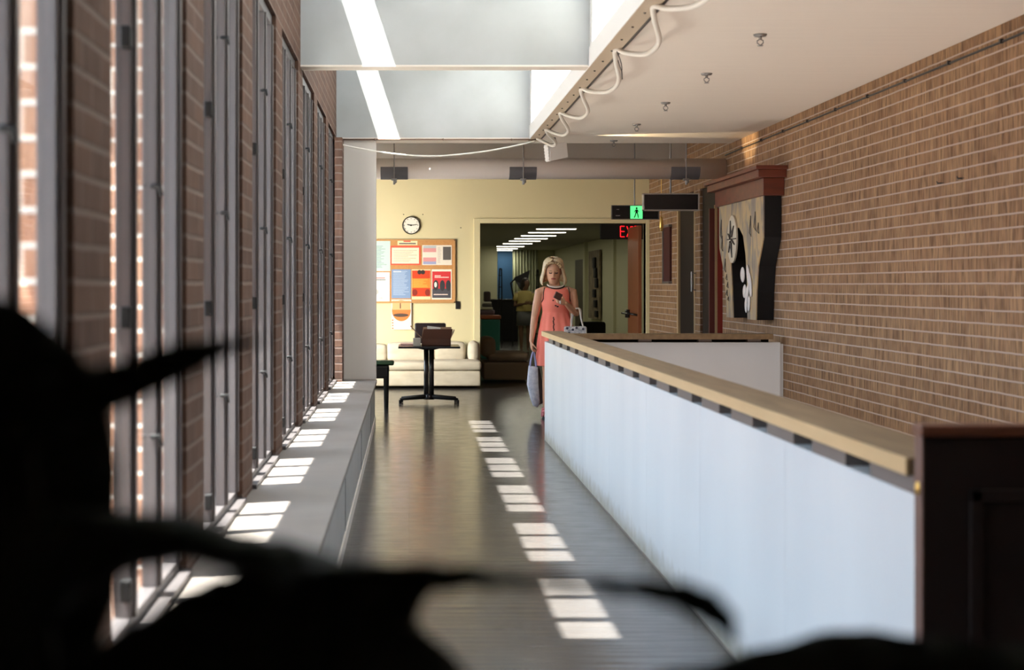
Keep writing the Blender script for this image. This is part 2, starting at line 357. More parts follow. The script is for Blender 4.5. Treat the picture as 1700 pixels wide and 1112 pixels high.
# ceilings
c = MB(); c.box(XP, XR, -2, 15.15, ZC, ZC + 0.12); c.box(XW, XP, 14.75, 15.15, ZC, ZC + 0.12); c.box(XW, XP, -2, 2.2, ZC, ZC + 0.12)
struct('ceiling', c, M_CEIL, label='ribbed off-white ceiling over the stairwell')
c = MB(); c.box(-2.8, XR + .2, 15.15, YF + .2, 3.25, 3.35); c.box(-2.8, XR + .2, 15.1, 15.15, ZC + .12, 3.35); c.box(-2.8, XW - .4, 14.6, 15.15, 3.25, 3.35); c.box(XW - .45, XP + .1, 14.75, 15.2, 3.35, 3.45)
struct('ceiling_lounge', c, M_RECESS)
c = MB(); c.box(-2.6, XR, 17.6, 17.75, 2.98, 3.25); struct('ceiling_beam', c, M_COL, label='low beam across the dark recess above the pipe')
c = MB(); c.box(0.9, 4.5, YF + .2, 42, 2.45, 2.55); struct('ceiling_corridor', c, mat('corridor_ceiling', (0.42, 0.41, 0.34), .8))

# skylight well: side wall, roof with two glazed slots, cross beams
b_ = MB(); b_.box(XP, XP + 0.12, 2.2, 14.75, ZC + 0.12, ZR + .05); b_.box(XP - .006, XP - .0005, 2.2, 14.58, ZC - .015, ZC + .125)
struct('wall_skylight', b_, M_WHITE, label='sunlit white side of the skylight well')
roof = MB(); roof.box(-0.505, 0.86, 2.2, 14.75, ZR, ZR + 0.04); roof.box(1.225, XP + .12, 2.2, 14.75, ZR, ZR + .04)
bars = []; y = 2.2
for k in range(-1, 6):
    s0 = 5.25 + PIT * k
    end = {2: 1.25, 5: 1.28}.get(k, 1.17)
    bars += [(y, s0), (s0 + 0.28, s0 + 0.36), (s0 + 0.72, s0 + 0.79)]; y = s0 + end
bars.append((y, 14.75))
for a, b in bars: roof.box(XW - .01, -0.505, a, b, ZR, ZR + .04)
for a, b in ((2.2, 2.5), (4.45, 4.85), (9.5, 9.95), (14.3, 14.75)): roof.box(0.86, 1.225, a, b, ZR, ZR + .04)
struct('roof_skylight', roof, M_WHITE)
g = MB(); g.box(XW, -.505, 2.2, 14.75, ZR + .045, ZR + .05); g.box(.86, 1.225, 2.2, 14.75, ZR + .045, ZR + .05)
gl = struct('window_9', g, M_GLASS, label='glazing of the roof light')
for i, (a, b) in enumerate(BEAMS):
    m = MB(); m.box(XW, XP, a, b, ZC, ZR)
    o = struct('ceiling_beam' if i else 'ceiling_beam', m, M_CONC, label=['pale concrete beam closing the skylight over the camera', 'pale concrete beam across the skylight above the viewer', 'pale grey cross beam of the skylight, nearer one in view', 'pale grey end beam of the skylight above the column'][i])
    bt = MB(); bt.box(XW, XP, a - 0.004, b + 0.004, ZC - 0.012, ZC); obj('soffit_strip', bt, M_TAN if False else M_CEIL, o)

# column at the end of the window wall
m = MB(); m.box(-0.685, -0.338, 14.6, 14.76, 0.45, ZC); m.box(-0.685, -0.36, 14.6, 14.76, 0, 0.45)
o = bev(struct('column', m, M_COL, label='beige boxed column at the end of the window wall'), .004)

# window bench
m = MB(); m.box(XW, -0.329, -2, 14.6, 0.415, 0.45, bevel=0.003); bench = struct('trim_2', m, M_SILL, label='long grey window bench running under the windows')
m = MB(); m.box(-0.37, -0.350, -2, 14.6, 0.0, 0.415); fr = obj('bench_front', m, M_SILLF, bench)
m = MB(); m.box(-0.350, -0.342, -2, 14.6, 0.0, 0.07); obj('skirting', m, M_COL, bench)
m = MB()
for y in (2.6, 5.2, 7.8, 10.4, 13.0): m.box(-0.3515, -0.3475, y, y + 0.006, 0.07, 0.41)
obj('panel_joint', m, M_FRAMED, bench)

# windows
def make_window(i, y0):
    t = bpy.data.objects.new('window_%d' % i, None); C.objects.link(t); t.location = (XW, y0, 0.45); t['kind'] = 'structure'
    t['label'] = 'tall brown metal window with three narrow panes, number %d from the viewer' % i
    fr = MB(); z0, z1 = 0.45, ZC
    fr.box(-0.815, -0.768, y0, y0 + WW, z0, z0 + 0.05); fr.box(-0.815, -0.768, y0, y0 + WW, z1 - 0.06, z1)
    bev(obj('window_frame', fr, M_FRAME, t), .003)
    sl = MB(); sl.box(XW - .03, XW + 0.02, y0, y0 + WW, z0, z0 + 0.02); obj('window_sill', sl, M_FRAME, t)
    for j, oy in enumerate((0.0, 0.365, 0.765, 1.135)):
        m = MB(); a = y0 + oy
        m.box(-0.812, -0.768, a, a + 0.065, z0 + .05, z1 - .06)
        m.box(-0.780, -0.757, a + 0.02, a + 0.045, z0 + .05, z1 - .06)
        mu = bev(obj('mullion', m, M_FRAME, t), .003)
        if j in (1,):
            for z in (0.58, 1.33, 2.10):
                h = MB(); h.box(-0.79, -0.762, a - 0.04, a + 0.002, z - 0.03, z + 0.03, bevel=.004); obj('hinge', h, M_BLACK, mu)
        if j in (2,):
            for z in (0.96, 1.72, 2.45):
                h = MB(); h.tube([(-.78, a - 0.006, z), (-.758, a - 0.006, z), (-.752, a - .006, z - .025)], [.008, .010, .006], 8, True)
                obj('latch', h, M_BLACK, mu, True)
    g = MB()
    for oy in (0.06, 0.43, 0.83): g.box(-0.794, -0.790, y0 + oy, y0 + oy + (0.31 if oy < .1 else .34 if oy < .5 else .31), z0 + .05, z1 - .06)
    obj('pane', g, M_GLASS, t)
for i, y in enumerate(WIN): make_window(i + 1, y)
for i, y in enumerate(WIN):
    portal('window_portal', (XW - 0.38, y + WW / 2, 1.7), (0, -math.pi / 2, 0), 2.4, WW)
portal('lounge_portal', (-2.75, 17.8, 1.6), (0, -math.pi / 2, 0), 2.2, 4.8)
portal('skylight_portal', (-.625, 8.5, ZR + .06), (0, 0, 0), .24, 12.4)
portal('skylight_portal_b', (1.04, 8.5, ZR + .06), (0, 0, 0), .37, 12.4)

# outside: paving far below and a brick wing opposite
m = MB(); m.box(-40, XW - 0.4, -20, 60, -3.2, -3.0); struct('ground_outside', m, M_GROUND)
m = MB(); m.box(-12.5, -12, -20, 60, -3, 1.5); struct('wall_courtyard', m, M_BRICKO)
# brick fins outside, sunlit between the windows
m = MB()
for y in WIN: m.box(XW - 0.42, XW - 0.071, y + WW + .0, y + PIT, -3, ZC)
m.box(XW - .42, XW - .071, -2, WIN[0], -3, ZC)
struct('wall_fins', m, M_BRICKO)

# corridor beyond the doorway
m = MB(); m.box(4.3, 4.5, YF + .2, 42, 0, 2.5); m.box(0.9, 4.5, 42, 42.2, 0, 2.5); m.box(0.8, 0.9, YF + .2, 42, 0, 2.5); m.box(.9, 2.35, 38, 38.2, 0, 2.5)
m.box(XR, 4.5, YF + .18, YF + .22, 0, 2.5)
m.box(4.22, 4.3, 34.2, 34.5, 0, 2.5); m.box(4.24, 4.3, 29.5, 29.9, 0, 2.5)
struct('wall_corridor', m, M_CREAM2, label='dim greenish cream walls of the corridor beyond')

# parapet round the stairwell
m = MB(); ys = [3.46, 4.69, 6.06, 7.43, 8.80, 10.17, 11.54, 13.0]
for a, b in zip(ys, ys[1:]): m.box(XP, XP + 0.12, a + .002, b - .002, 0, 0.905, bevel=.002)
pw = struct('wall_parapet', m, M_PARA, label='pale blue-white boarded parapet along the corridor')
m = MB(); m.box(XP - .006, XP, 3.46, 13.0, 0, .005); obj('floor_joint', m, M_SILL, pw)
m = MB(); m.box(XP + .12, 3.395, 13.0, 13.1, -0.3, 0.895); m.box(3.395, XR, 13.03, 13.08, -.3, .88)
struct('wall_parapet_end', m, M_PARA, label='pale blue-white parapet across the far end of the stairwell')
def rail(name, label, box, posts, along='y'):
    x0, x1, y0, y1, z0, z1 = box
    m = MB(); m.box(x0, x1, y0, y1, z0, z1, bevel=.004)
    o = obj(name, m, M_OAK); tag(o, label, 'handrail')
    q = MB()
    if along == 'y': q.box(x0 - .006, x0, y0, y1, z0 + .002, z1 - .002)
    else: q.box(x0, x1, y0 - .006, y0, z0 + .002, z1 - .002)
    obj('front_edge', q, M_OAK_LIT if along == 'y' else M_OAK, o, label='front edge, window light painted on the long rail')  # long rail only: window light put into the paler edge colour
    q = MB()
    if along == 'y': q.box(x0 + .12, x0 + .135, y0, y1, z0 - .049, z0)
    else: q.box(x0, x1, y1 - .03, y1 - .015, z0 - .03, z0)
    obj('gap_backing', q, M_BLACK, o)  # black strip added behind the gaps so they read dark
    for p in posts:
        q = MB(); q.box(*p); obj('spacer_block', q, M_POST, o)
    return o
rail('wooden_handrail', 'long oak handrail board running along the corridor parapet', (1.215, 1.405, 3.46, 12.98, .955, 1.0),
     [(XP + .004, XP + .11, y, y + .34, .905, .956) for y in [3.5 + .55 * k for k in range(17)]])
rail('wooden_handrail', 'short oak handrail across the far end of the stairwell', (1.405, 3.31, 12.92, 13.12, .925, .975),
     [(x, x + .12, 13.01, 13.09, .895, .926) for x in (1.5, 2.1, 2.65, 3.1)], 'x')

# ------------------------------------------------------------------ wooden cabinet at the head of the stairs
cab = thing('wooden_gate', 'dark mahogany panelled gate leaf standing open beside the near end of the parapet', 'gate', (1.55, 3.32, 0))
CX0, CX1, CY0, CY1, CH = 1.192, 2.0, 3.30, 3.352, 1.095
m = MB(); m.box(CX0 + .004, CX1, CY0 + .004, CY1, 0, CH - .03); obj('body', m, M_MAHO, cab)
m = MB(); m.box(CX0 - .006, CX1 + .02, CY0 - .010, CY1 + .006, CH - .028, CH, bevel=.006); obj('top_edge', m, M_MAHOT, cab)
m = MB(); m.box(CX0, CX0 + .004, CY0 + .002, CY1, 0, CH - .028); obj('side_edge', m, mat('mahogany_post', (.15, .08, .062), .5), cab, label='lighter brown side edge')
m = MB(); m.ell((CX0 - .002, (CY0 + CY1) / 2, .945), .005, .013, .016); obj('brass_latch', m, M_BRASS, cab, True)
m = MB(); a0, a1, b0, b1 = CX0 + .11, CX1 - .1, .14, CH - .15
for q in ((a0, a1, b1 - .03, b1), (a0, a1, b0, b0 + .03), (a0, a0 + .03, b0, b1), (a1 - .03, a1, b0, b1)): m.box(q[0], q[1], CY0 - .006, CY0 + .012, q[2], q[3], bevel=.004)
obj('panel_molding', m, M_MAHO, cab)

# ------------------------------------------------------------------ ceiling fittings
place = ['nearest the viewer', 'second from the viewer', 'third from the viewer', 'fourth, in front of the bright streak', 'fifth, beside the streak near the pipe', 'sixth, hanging in the dark recess above the pipe']
for i, (px, y, Y, zt) in enumerate([(1262, 57, 8.57, ZC), (1173, 122, 10.15, ZC), (1105, 170, 11.77, ZC), (1057, 206, 13.35, ZC), (1019, 233, 14.85, ZC), (991, 253, 16.4, 3.25)]):
    X = (px - VX) / F * Y
    t = thing('ceiling_sprinkler', 'small metal ceiling sprinkler, ' + place[i] + ' in its row', 'sprinkler', (X, Y, zt), 'sprinklers along the ceiling')
    z = zt
    m = MB(); m.rings([(X, Y, z - .012, .035, .035), (X, Y, z, .042, .042)], 16); obj('flange', m, M_STEEL, t, True)
    m = MB(); m.tube([(X, Y, z - .01), (X, Y, z - .03)], .01, 8)
    for s in (-1, 1): m.tube([(X, Y, z - .028), (X + s * .018, Y, z - .038), (X + s * .018, Y, z - .052), (X, Y, z - .066)], .0035, 6)
    obj('yoke', m, M_STEEL, t)
    m = MB(); m.rings([(X, Y, z - .07, .016, .016), (X, Y, z - .066, .018, .018)], 12); obj('deflector', m, M_STEEL, t)

# edge strip with screws and conduit, and the cable draped along it
m = MB(); m.box(XP - .003, XP + .10, 2.4, 14.75, ZC - .02, ZC); es = struct('trim_3', m, mat('edge_strip', (.45, .36, .26), .6), label='tan edge strip along the skylight opening')
m = MB(); y = 4.0
while y < 14.6:
    m.ell((XP + .05, y, ZC - .022), .008, .008, .006, 8, 4); y += .42
obj('screws', m, M_FRAMED, es)
m = MB(); m.tube([(XP + .115, 2.5, ZC - .012), (XP + .115, 14.7, ZC - .012)], .009, 8); tag(obj('conduit', m, M_FRAMED, None, True), 'thin dark conduit fixed beside the skylight edge strip', 'conduit')
m = MB(); m.tube([(XW, 14.56, ZC - .02), (XP + .1, 14.56, ZC - .02)], .008, 8)
for x in (-.35, .35, 1.05): m.ell((x, 14.555, ZC - .02), .012, .012, .012, 8, 5)
tag(obj('conduit', m, mat('conduit_brown', (.22, .13, .09), .6), None, True), 'thin brown conduit crossing below the far skylight beam', 'conduit')

def catmull(pts, n=8):
    pts = [Vector(p) for p in pts]; P = [pts[0]] + pts + [pts[-1]]; out = []
    for i in range(1, len(P) - 2):
        for k in range(n):
            t = k / n; a, b, c_, d_ = P[i - 1], P[i], P[i + 1], P[i + 2]
            out.append(0.5 * ((2 * b) + (-a + c_) * t + (2 * a - 5 * b + 4 * c_ - d_) * t * t + (-a + 3 * b - 3 * c_ + d_) * t ** 3))
    out.append(pts[-1]); return out
anch = [(4.4, 0), (6.35, 0), (7.55, 0), (8.99, 0), (10.75, 0), (12.2, 0), (13.45, 0), (14.5, 0)]
pts = []
ya = [4.4, 5.9, 7.6, 9.0, 10.8, 12.3, 13.6, 14.45]
for a, b in zip(ya, ya[1:]):
    pts += [(XP + .07, a, ZC - .02), (XP + .10, a + (b - a) * .12, ZC - .055), (XP + .20, a + (b - a) * .42, ZC - .11), (XP + .19, a + (b - a) * .68, ZC - .12), (XP + .12, a + (b - a) * .92, ZC - .06)]
pts.append((XP + .06, ya[-1], ZC - .02))
m = MB(); m.tube(catmull(pts, 6), .016, 8); tag(obj('white_cable', m, M_CABLE, None, True), 'white cable hanging in loops along the skylight edge', 'cable')
m = MB(); m.tube(catmull([at(560, 232, 14.5), at(568, 240, 14.45), at(600, 247, 14.45), at(660, 256, 14.45), at(725, 259, 14.45), at(800, 252, 14.45), at(860, 241, 14.45), at(888, 234, 14.45)], 6), .009, 8)
tag(obj('white_cable', m, M_CABLE, None, True), 'cream cable slung in one long sag below the far beam', 'cable')
m = MB(); m.tube(catmull([at(1024, 85, 8.9), at(1031, 104, 8.9), at(1032, 118, 8.9), at(1026, 100, 8.9)], 5), .003, 6); m.tube([at(1032, 118, 8.9), at(1033, 132, 8.9)], .004, 6)
tag(obj('cable_tie', m, M_FRAMED, None, True), 'thin dark wire dangling from the draped white cable', 'wire')

# white floodlight box
fl = thing('flood_light', 'white box shaped floodlight hanging at the ceiling corner', 'light', tuple(at(924, 236, 14.35)))
cpos = at(924, 252, 14.35); R = Matrix.Translation(cpos) @ Matrix.Rotation(.35, 4, 'Z') @ Matrix.Rotation(-.12, 4, 'Y')
m = MB(); m.prism([(-.105, -.09), (.10, -.065), (.10, .085), (-.09, .085)], 'y', -.05, .05)
for v in m.bm.verts: v.co = R @ v.co
bev(obj('housing', m, M_WHITE, fl), .006)
m = MB(); m.box(-.112, -.10, -.045, .045, -.085, .08, R)
for k in range(5): m.box(-.118, -.105, -.045, .045, -.075 + k * .032, -.065 + k * .032, R)
obj('louver', m, M_PAPER, fl)
m = MB(); m.tube([at(921, 228, 14.35), at(922, 240, 14.35)], .01, 8); obj('bracket', m, M_STEEL, fl)
spl = bpy.data.lights.new('floodlight_beam', 'SPOT'); spl.energy = 160; spl.color = (1, .78, .45); spl.spot_size = .45; spl.spot_blend = .6; spl.shadow_soft_size = .03
spo = bpy.data.objects.new('floodlight_beam', spl); C.objects.link(spo); spo.location = cpos + Vector((.16, .0, .06))
spo.rotation_euler = Vector((1.0, -.02, .10)).to_track_quat('-Z', 'Y').to_euler()

# ventilation pipe
du = thing('ventilation_pipe', 'fat beige ventilation pipe crossing the corridor under the ceiling', 'pipe', (1.3, 15.42, 2.68))
m = MB(); m.tube([(-1.2, 15.42, 2.68), (XR - .005, 15.42, 2.68)], .112, 28); obj('duct', m, M_DUCT, du, True)
for a, b in ((632, 677), (845, 890), (1112, 1160)):
    xa, xb = (a - VX) / F * 15.4, (b - VX) / F * 15.4
    m = MB(); arc = [math.pi * .97 + math.pi * 1.06 * k / 20 for k in range(21)]
    m.loft([[Vector((x_, 15.42 + r_ * math.cos(a), 2.68 + r_ * math.sin(a))) for r_ in (.1125, .118) for a in (arc if r_ < .115 else arc[::-1])] for x_ in (xa, xb)]); sv = obj('saddle', m, M_SLEEVE, du)
    xc = (xa + xb) / 2
    m = MB(); m.tube([(xc, 15.29, 2.55), (xc, 15.29, 3.25)], .006, 8); obj('hanger_rod', m, M_STEEL, du)
    m = MB(); m.box(xc - .03, xc + .03, 15.27, 15.34, 2.545, 2.565); m.tube([(xc, 15.29, 2.50), (xc, 15.29, 2.56)], .012, 8); m.ell((xc + .01, 15.28, 2.53), .02, .012, .02); obj('clamp', m, M_STEEL, du)
m = MB(); xs = (1192 - VX) / F * 15.4; m.tube([(2.98, 15.42, 2.68), (2.99, 15.42, 2.68)], .1165, 28); obj('seam_band', m, M_DUCT, du, True)

# recess lights and bars above the pipe
m = MB(); m.box(2.98, 3.16, 16.0, 16.1, 3.225, 3.25); tag(obj('ceiling_light', m, mat('dim_lamp', (.8, .8, .75), .5, emit=(1, .93, .8), estr=5)), 'small lit strip light in the dark recess above the pipe', 'light')
m = MB(); m.box(-.4, .13, 15.9, 16.0, 3.16, 3.25); m.box(-.2, .3, 16.8, 16.9, 3.16, 3.25); struct('ceiling_joist', m, M_BLACK)

# signs
gs = thing('exit_sign', 'green running-man exit sign lit up above the doorway', 'sign', (2.7, 17.0, 2.29))
x0, x1, z0, z1 = 2.42, 2.985, 2.205, 2.37
m = MB(); m.box(x0, x1, 16.98, 17.05, z0, z1, bevel=.01); obj('casing', m, M_BLACKG, gs)
m = MB()
for q in ((x0 - .004, x0 + .008, z0, z1), (x1 - .008, x1 + .004, z0, z1), (x0, x1, z1 - .006, z1 + .003), (x0, x1, z0 - .003, z0 + .006)): m.box(q[0], q[1], 16.972, 17.0, q[2], q[3])
obj('edge_frame', m, M_STEEL, gs)
gx0, gx1 = (1046 - VX) / F * 17, (1066 - VX) / F * 17
m = MB(); m.box(gx0, gx1, 16.972, 16.979, z0 + .006, z1 - .006); obj('lit_panel', m, mat('green_lit', (.2, .8, .35), .5, emit=(.10, .9, .25), estr=.9), gs)
m = MB(); gc = (gx0 + gx1) / 2
m.ell((gc + .002, 16.969, z1 - .035), .012, .003, .013, 10, 6)
m.box(gc - .012, gc + .014, 16.966, 16.971, z0 + .07, z1 - .05)
m.tube([(gc - .008, 16.969, z0 + .075), (gc - .014, 16.969, z0 + .045), (gc - .028, 16.969, z0 + .018)], .006, 6)
m.tube([(gc + .010, 16.969, z0 + .075), (gc + .018, 16.969, z0 + .045), (gc + .022, 16.969, z0 + .016)], .006, 6)
m.tube([(gc - .012, 16.969, z1 - .055), (gc - .028, 16.969, z1 - .085)], .004, 6); m.tube([(gc + .012, 16.969, z1 - .055), (gc + .028, 16.969, z1 - .08)], .004, 6)
obj('figure_mark', m, M_BLACK, gs)
m = MB(); m.tube([(2.7, 17.015, z1), (2.7, 17.015, 3.25)], .008, 8); obj('hanger', m, M_STEEL, gs)
for q in ((x0 + .06, x0 + .09, 16.975, 16.98, z1 - .05, z1 - .045), (x0 + .05, x0 + .10, 16.975, 16.98, z0 + .04, z0 + .046)): m = MB(); m.box(*q); obj('small_mark', m, M_PAPER, gs)
us = thing('unlit_sign', 'unlit black sign box in a steel frame hanging below the pipe', 'sign', (2.89, 15.7, 2.335))
a, b = at(1067, 321, 15.7), at(1160, 350, 15.7)
m = MB(); m.box(a.x + .012, b.x - .012, 15.67, 15.75, b.z + .012, a.z - .012); obj('casing', m, M_BLACKG, us)
m = MB()
for q in ((a.x, a.x + .014, b.z, a.z), (b.x - .014, b.x, b.z, a.z), (a.x, b.x, b.z, b.z + .014), (a.x, b.x, a.z - .014, a.z)): m.box(q[0], q[1], 15.655, 15.755, q[2], q[3], bevel=.004)
obj('steel_frame', m, mat('sign_frame', (.42, .38, .34), .4), us)
m = MB(); m.tube([((a.x + b.x) / 2, 15.71, a.z), ((a.x + b.x) / 2, 15.71, 3.25)], .009, 8); obj('hanger', m, M_STEEL, us)
# red EXIT sign inside the corridor
es_ = thing('exit_sign', 'black exit sign with glowing red letters behind the open door', 'sign', (3.2, 21.7, 2.2))
YE = 21.75; a, b = at(997, 372, YE), at(1085, 397, YE)
m = MB(); m.box(a.x, b.x, YE, YE + .08, b.z, a.z, bevel=.006); obj('casing', m, M_BLACK, es_)
m = MB(); m.box(a.x + .3, a.x + .34, YE + .03, YE + .05, a.z, 2.45); obj('hanger', m, M_STEEL, es_)
ex = at(1030, 375, YE).x; ez1, ez0 = at(0, 375.5, YE).z, at(0, 393, YE).z; s = .014; lw = .078; L_ = MB()
def bar(p, q):
    L_.tube([(p[0], YE - .004, p[1]), (q[0], YE - .004, q[1])], s / 2, 6)
zm = (ez0 + ez1) / 2
bar((ex, ez0), (ex, ez1)); [bar((ex, z), (ex + lw * .8, z)) for z in (ez0, zm, ez1)]
x2 = ex + lw * 1.25; bar((x2, ez0), (x2 + lw * .85, ez1)); bar((x2, ez1), (x2 + lw * .85, ez0))
x3 = ex + lw * 2.35; bar((x3, ez0), (x3, ez1)); x4 = ex + lw * 2.75; bar((x4, ez1), (x4 + lw * .9, ez1)); bar((x4 + lw * .45, ez0), (x4 + lw * .45, ez1))
obj('letters', L_, mat('red_lit', (.8, .02, .02), .5, emit=(1, .012, .02), estr=1.2), es_, label='glowing red letters')

# open door leaf
dl = thing('door_1', 'brown wooden door leaf standing open into the corridor', 'door', (3.35, 20.4, 0)); del dl['category']; dl['kind'] = 'structure'
m = MB(); m.box(3.31, 3.36, 20.53, 21.5, .01, DZ - .02, bevel=.003); obj('door_leaf', m, M_DOOR, dl)
m = MB(); m.tube([(3.31, 20.6, .98), (3.22, 20.65, 1.0), (3.19, 20.8, 1.0), (3.19, 21.3, 1.0), (3.22, 21.42, 1.0), (3.31, 21.45, .98)], .014, 8); m.box(3.26, 3.31, 21.3, 21.45, .93, 1.05)
obj('panic_bar', m, M_BLACKG, dl, True)
# glass door and red door in the right wall
d2 = thing('door_2', 'dark glazed door with an upright steel handle in the brick wall', 'door', (XR, 17.6, 0)); del d2['category']; d2['kind'] = 'structure'
m = MB(); m.box(XR + .03, XR + .07, 17.05, 18.2, 0, 2.55); obj('pane', m, M_GLASSD, d2)
m = MB(); m.box(XR + .0, XR + .09, 17.02, 17.12, 0, 2.55); m.box(XR, XR + .09, 18.12, 18.2, 0, 2.55); obj('door_frame', m, M_TAN, d2)
m = MB(); m.tube([(XR - .05, 17.0, 1.34), (XR - .05, 17.0, 1.58)], .01, 8); m.tube([(XR - .05, 17.0, 1.36), (XR + .02, 17.0, 1.36)], .006, 6); m.tube([(XR - .05, 17.0, 1.56), (XR + .02, 17.0, 1.56)], .006, 6); obj('door_handle', m, M_STEEL, d2)
d3 = thing('door_3', 'bright red door edge with tan frame just beyond the wall artwork', 'door', (XR, 16.1, 0)); del d3['category']; d3['kind'] = 'structure'
m = MB(); m.box(XR + .03, XR + .08, 15.55, 16.75, 0, 2.55); obj('door_leaf', m, M_GLASSD, d3)
m = MB(); m.box(3.384, XR + .05, 15.6, 15.64, 0, 2.26); obj('red_panel', m, M_RED, d3)
m = MB(); m.box(3.357, 3.384, 15.595, 15.65, 0, 2.30); obj('tan_edge', m, M_TAN, d3)
m = MB(); m.box(3.30, 3.357, 15.61, 15.65, 0, 2.26); obj('dark_red_edge', m, mat('dark_red', (.10, .015, .012), .5), d3)
# things on the cream wall right of the doorway
m = MB(); m.tube([at(1088, 530, YF - .02), at(1088, 530, YF - .06)], [.04, .03], 12, True); tag(obj('door_stop', m, M_BLACKG, None, True), 'dark round knob on the cream wall right of the doorway', 'knob')
m = MB(); m.box(3.40, 3.43, 18.55, 19.0, 1.45, 2.2); o = tag(obj('framed_board', m, mat('board_maroon', (.06, .012, .012), .5)), 'narrow dark red framed board on the dim brick wall', 'board')
q = MB()
for z in (1.45, 2.19): q.box(3.385, 3.43, 18.53, 19.02, z - .01, z + .02)
q.box(3.385, 3.43, 18.98, 19.02, 1.45, 2.2); obj('frame', q, M_STEEL, o)
m = MB(); p = at(1098, 362, 18.5); m.tube([p, p + Vector((0, 0, -.12))], [.02, .028], 10, True); p2 = p + Vector((0, 0, -.12)); m.tube([p2, p2 + Vector((0, 0, -.05))], .018, 10); m.tube([p, p + Vector((0, 0, 1.02))], .005, 6)
tag(obj('hanging_bell', m, M_BRASS, None, True), 'small brass fitting hanging beside the green exit sign', 'fitting')

# ------------------------------------------------------------------ wall artwork
AX0 = 3.265
art = thing('wall_artwork', 'painted wall artwork shaped like an arch on two tapering legs under a red-brown cornice', 'artwork', (XR, 14.0, 1.1))
Ya, Yb = 13.08, 14.95
def zz(py, Y): return EYE - (py - VY) / F * Y
outline = [(Ya, 2.42), (Yb, 2.42), (Yb, 1.93), (14.93, 1.80), (14.72, 1.55), (14.62, 1.25), (14.60, 1.09), (14.30, 1.09), (14.36, 1.45), (14.42, 1.70), (14.36, 1.88), (14.22, 1.98), (14.05, 1.99), (13.88, 1.90), (13.78, 1.72), (13.72, 1.45), (13.70, 1.09), (13.36, 1.09), (13.34, 1.35), (13.28, 1.60), (13.16, 1.75), (Ya, 1.86)]
m = MB(); m.prism(outline, 'x', AX0 + .006, XR - .004); bev(obj('black_sides', m, M_BLACK, art, label='matt black side faces'), .003)
mp_ = bpy.data.materials.new('painted_front'); mp_.use_nodes = True; nt = mp_.node_tree; L = nt.links.new; b = nt.nodes['Principled BSDF']; b.inputs['Roughness'].default_value = .5
t = nt.nodes.new('ShaderNodeTexCoord'); mpn = nt.nodes.new('ShaderNodeMapping'); mpn.inputs['Scale'].default_value = (1, 4.2, 1.1); L(t.outputs['Object'], mpn.inputs[0])
n = nt.nodes.new('ShaderNodeTexNoise'); n.inputs['Scale'].default_value = 1.7; n.inputs['Detail'].default_value = 4; n.inputs['Distortion'].default_value = .8; L(mpn.outputs[0], n.inputs['Vector'])
r = nt.nodes.new('ShaderNodeValToRGB'); cr = r.color_ramp; cr.elements[0].position = .30; cr.elements[0].color = (.16, .14, .13, 1); cr.elements[1].position = .72; cr.elements[1].color = (.52, .37, .18, 1)
for p_, c_ in ((.42, (.24, .205, .17)), (.50, (.46, .33, .16)), (.60, (.34, .26, .19))):
    e_ = cr.elements.new(p_); e_.color = (*c_, 1)
L(n.outputs[0], r.inputs[0]); L(r.outputs[0], b.inputs['Base Color'])
m = MB(); m.prism(outline, 'x', AX0 - .004, AX0 + .006); obj('painted_face', m, mp_, art, label='tan and grey painted front')
# cornice
m = MB()
for (y0, y1, z0, z1, xo) in ((12.98, 15.03, 2.24, 2.40, 3.235), (12.90, 15.12, 2.40, 2.47, 3.17), (12.86, 15.16, 2.47, 2.505, 3.14)):
    m.box(xo, XR - .002, y0, y1, z0, z1, bevel=.005)
obj('cornice', m, mat('cornice_red', (.20, .045, .02), .4, noise=(2.5, .6, (.075, .02, .012), (1, 2, 5))), art, label='red-brown stained cornice')
# oval disc and white flourish
m = MB(); oc = (14.28, 1.88)
ring = [[Vector((AX0 - x, oc[0] + math.cos(a) * ry, oc[1] + math.sin(a) * rz)) for a in [2 * math.pi * k / 28 for k in range(28)]] for x, ry, rz in ((.006, .20, .24), (.022, .20, .24), (.026, .17, .21))]
m.loft(ring); od = obj('oval_disc', m, mat('disc_cream', (.55, .50, .40), .5), art, label='cream oval disc with dark marks')
m = MB()
for k in range(6):
    a = math.pi * k / 3 + .3; m.tube([(AX0 - .028, oc[0] + math.cos(a) * .03, oc[1] + math.sin(a) * .04), (AX0 - .028, oc[0] + math.cos(a) * .15, oc[1] + math.sin(a) * .19)], [.018, .008], 6)
m.box(AX0 - .032, AX0 - .024, oc[0] - .19, oc[0] + .19, oc[1] - .006, oc[1] + .006)
obj('disc_marks', m, mat('mark_dark', (.06, .045, .035), .6), od)
m = MB()
for cy, cz, ry, rz, rot in ((13.86, 1.52, .085, .075, .3), (13.62, 1.50, .05, .13, -.5), (13.78, 1.36, .06, .07, .6), (13.68, 1.32, .05, .12, .5), (13.55, 1.42, .05, .12, -.3), (13.72, 1.22, .04, .07, -.1), (13.60, 1.24, .045, .08, .2)):
    mt = Matrix.Translation((AX0 - .012, cy, cz)) @ Matrix.Rotation(rot, 4, 'X'); m.ell((0, 0, 0), .012, ry, rz, 14, 8, mt)
obj('white_flourish', m, mat('flourish_white', (.72, .66, .62), .6), art, True, label='pinkish white curled leaf shapes')
